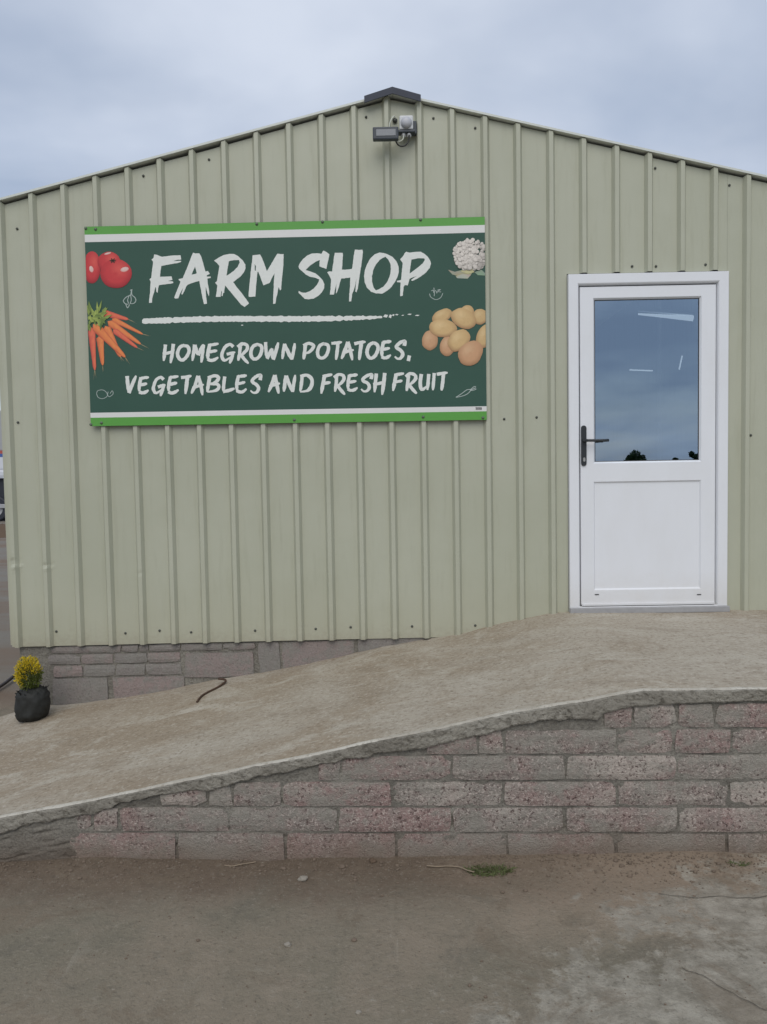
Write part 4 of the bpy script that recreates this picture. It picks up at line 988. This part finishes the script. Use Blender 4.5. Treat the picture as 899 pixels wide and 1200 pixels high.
bm0 = bmesh.new(); bmesh.ops.create_icosphere(bm0, subdivisions=1, radius=1); iv = [v_.co.copy() for v_ in bm0.verts]; bm0.verts.index_update(); if_ = [tuple(v_.index for v_ in f_.verts) for f_ in bm0.faces]; bm0.free()
mb = MB()
for k in range(4200):
    x = rnd.uniform(-2.6, 3.2); y = -1.712 - abs(rnd.gauss(0, .085)); r = rnd.uniform(.0016, .0045) * (2.1 if rnd.random() < .08 else 1)
    if k > 3500: y = rnd.uniform(-3.0, -1.75); r *= .8
    z = zg(x, y) + r * .35; s1, s2 = rnd.uniform(.7, 1.3), rnd.uniform(.6, 1.1)
    mb.add([(x + a.x * r * s1, y + a.y * r * s2, z + a.z * r * .75) for a in iv], if_)
tag(mb.obj('gravel', PEBBLE), 'loose brown soil crumbs and grit along the foot of the block wall', 'gravel', kind='stuff')
def tuft(px, py, n_, rad, h, label):
    c_ = G(px, py, .02); c_.z = zg(c_.x, c_.y); mb = MB()
    for k in range(n_):
        a = rnd.uniform(0, 2 * pi); q = rad * sqrt(rnd.random()); p = c_ + Vector((q * cos(a) * 1.4, q * sin(a) * .55, -.003))
        ln2 = h * rnd.uniform(.4, 1); d = Vector((rnd.gauss(0, .7), rnd.gauss(-.1, .5), rnd.uniform(.35, 1))).normalized(); s_ = d.cross(Vector((rnd.uniform(-1, 1), rnd.uniform(-1, 1), .2))).normalized() * rnd.uniform(.0012, .0022)
        m_ = p + d * ln2 * .55; e_ = p + d * ln2 + Vector((d.x, d.y, -.6)) * ln2 * .3
        mb.add([p - s_, p + s_, m_ + s_ * .8, m_ - s_ * .8, e_], [(0, 1, 2, 3), (3, 2, 4)])
    tag(mb.obj('weed_tuft', GRASSM, loc=c_), label, 'weed', 'weeds at the wall foot')
tuft(573, 1017, 330, .068, .042, 'larger green weed tuft at the foot of the block wall')
tuft(866, 1011, 80, .03, .024, 'smaller green weed tuft at the wall foot on the right')
tuft(15, 1003, 120, .07, .025, 'sparse flat weeds at the wall foot on the far left')
def twig(pts, r, label):
    P = [G(px, py, .012 + .004 * rnd.random()) for px, py in pts]; mb = MB(); mb.tube(catmull(P, 4), [r] * 1 * ((len(P) - 1) * 4 + 1), 6)
    tag(mb.obj('twig', TWIG, smooth=True, loc=P[0]), label, 'twig', 'dry twigs at the wall foot')
twig(((500, 1014.5), (512, 1015.5), (524, 1015), (538, 1016), (548, 1020), (556, 1022)), .0028, 'dry twig beside the larger green weed tuft')
twig(((263, 1014), (272, 1015), (282, 1013), (292, 1011.5), (300, 1010)), .0026, 'pale dry twig at the wall foot left of centre')

# ================================================================== YARD BEHIND: HEAP, LORRY; TREES BEHIND THE CAMERA
c_ = G(1, 628, 0)
v, f = grid(24, 16, lambda i, j: (c_.x + (i / 12 - 1) * 1.3, c_.y + (j / 8 - 1) * .9, -.02 + .34 * max(0, 1 - ((i / 12 - 1) ** 2 + (j / 8 - 1) ** 2)) * (1 + .5 * N(i * .6, j * .6))))
tag(mesh('soil_heap', v, f, SOIL, smooth=True, loc=(c_.x, c_.y, 0)), 'low heap of brown soil on the yard left of the shop', 'soil heap')
LW = plain('lorry_white', (0.62, 0.65, 0.70), .4, var=.06, scale=1); LG = plain('lorry_grey', (0.36, 0.37, 0.38), .5, var=.06, scale=1)
LR = plain('lorry_red', (0.42, 0.09, 0.07), .4); LBl = plain('lorry_blue', (0.06, 0.12, 0.36), .4); LD = plain('lorry_dark', (0.02, 0.024, 0.035), .6)
c_ = G(5, 611, 0); lx, ly = c_.x, c_.y
lor = empty('parked_lorry', (lx, ly, 0), 'white and grey box lorry with red and blue stripe parked behind the shop', 'lorry')
mb = MB(); mb.box((lx - 6.5, ly, 2.78), (lx + 2.2, ly + 2.4, 4.35), .04); mb.obj('upper_body', LG, lor)
mb = MB(); mb.box((lx - 6.5, ly - .01, 2.05), (lx + 2.2, ly + 2.41, 2.53), .02); mb.box((lx + .18, ly - .01, .95), (lx + 2.2, ly + 2.41, 2.049), .02); mb.box((lx - 6.5, ly - .01, .95), (lx - 1.25, ly + 2.41, 2.049), .02); mb.obj('lower_body', LW, lor)
mb = MB(); mb.box((lx - 6.5, ly - .015, 2.66), (lx + 2.2, ly + 2.4, 2.779)); mb.obj('red_stripe', LR, lor)
mb = MB(); mb.box((lx - 6.5, ly - .015, 2.531), (lx + 2.2, ly + 2.4, 2.659)); mb.obj('blue_stripe', LBl, lor)
mb = MB(); mb.box((lx - 1.3, ly + .15, .5), (lx + .2, ly + 2.2, 2.04)); mb.obj('wheel_housing', LD, lor)
mb = MB(); mb.box((lx - .35, ly - .02, 1.7), (lx + .19, ly + .10, 2.07), .12); mb.obj('arch_trim', LW, lor)
mb = MB(); mb.box((lx - 1.2, ly - .03, .52), (lx + 1.9, ly + .03, .68), .02); mb.obj('side_guard', LG, lor)
mb = MB(); mb.box((lx + 2.3, ly + .05, .6), (lx + 4.2, ly + 2.35, 3.1), .12); cab_ = mb.obj('cab', LW, lor)
mb = MB(); mb.box((lx + 2.7, ly + .03, 1.9), (lx + 3.9, ly + .06, 2.75), .01); mb.obj('window', LD, cab_)
for wx in (-.35, -5.0, 3.2):
    mb = MB(); n_ = 28
    ring = lambda r, y: [(lx + wx + r * cos(2 * pi * k / n_), y, .5 + r * sin(2 * pi * k / n_)) for k in range(n_)]
    mb.loops([ring(.3, ly + .02), ring(.46, ly + .02), ring(.5, ly + .05), ring(.5, ly + .3)], False); wh = mb.obj('wheel', LD, lor, smooth=False)
    mb = MB(); mb.loops([ring(.3, ly + .03), ring(.27, ly + .06), ring(.12, ly + .06), ring(.1, ly + .0)], True); mb.obj('rim', LG, wh)
def tree(px, top, wpx, D, label, seed):
    """stands D metres in front of the shop wall; placed where its mirror image falls in the door glass"""
    r2 = random.Random(seed); a = U(px, 541, 0); d = (a - CAM); dx = d.x / d.y
    x = a.x + dx * D; y = -D; sc = (D + 4.77) / FPX; h = 1.6 + (552 - top) * sc; rad = wpx * sc / 2
    t = empty('tree', (x, y, 0), label, 'tree', 'trees beyond the yard')
    mb = MB(); mb.tube([(x, y, -.1), (x + .05, y, h * .3), (x - .05, y + .1, h * .6)], [.16, .12, .05], 8)
    for k in range(7):
        a_ = r2.uniform(0, 6.28); b_ = Vector((x, y, h * r2.uniform(.25, .5))); mb.tube([b_, b_ + Vector((cos(a_) * rad * .7, sin(a_) * rad * .7, h * .3))], [.05, .015], 5)
    mb.obj('trunk', BARK, t); mb = MB()
    cl = [(r2.uniform(-.65, .65) * rad, r2.uniform(-.6, .6) * rad, h * r2.uniform(.3, .86), r2.uniform(.28, .5) * rad) for _ in range(16)]
    for k in range(2600):
        cx_, cy_, cz2, cr_ = cl[k % 16]; d = Vector((r2.gauss(0, 1), r2.gauss(0, 1), r2.gauss(0, 1))).normalized() * cr_ * r2.random() ** .4
        p = Vector((x + cx_, y + cy_, min(h, cz2))) + d; u_ = Vector((r2.gauss(0, 1), r2.gauss(0, 1), r2.gauss(0, 1))).normalized() * .11; w2 = u_.cross(Vector((r2.gauss(0, 1), r2.gauss(0, 1), r2.gauss(0, 1)))).normalized() * .06
        mb.add([p - u_, p + w2, p + u_, p - w2], [(0, 1, 2, 3)])
    mb.obj('crown', LEAF, t)
tree(744, 528, 26, 46, 'dark leafy tree mirrored low in the middle of the door glass', 1)
tree(790, 535, 9, 60, 'small tree mirrored right of the dark leafy tree in the glass', 2)
tree(814, 527, 14, 48, 'narrow dark tree mirrored at the right edge of the glass', 3)
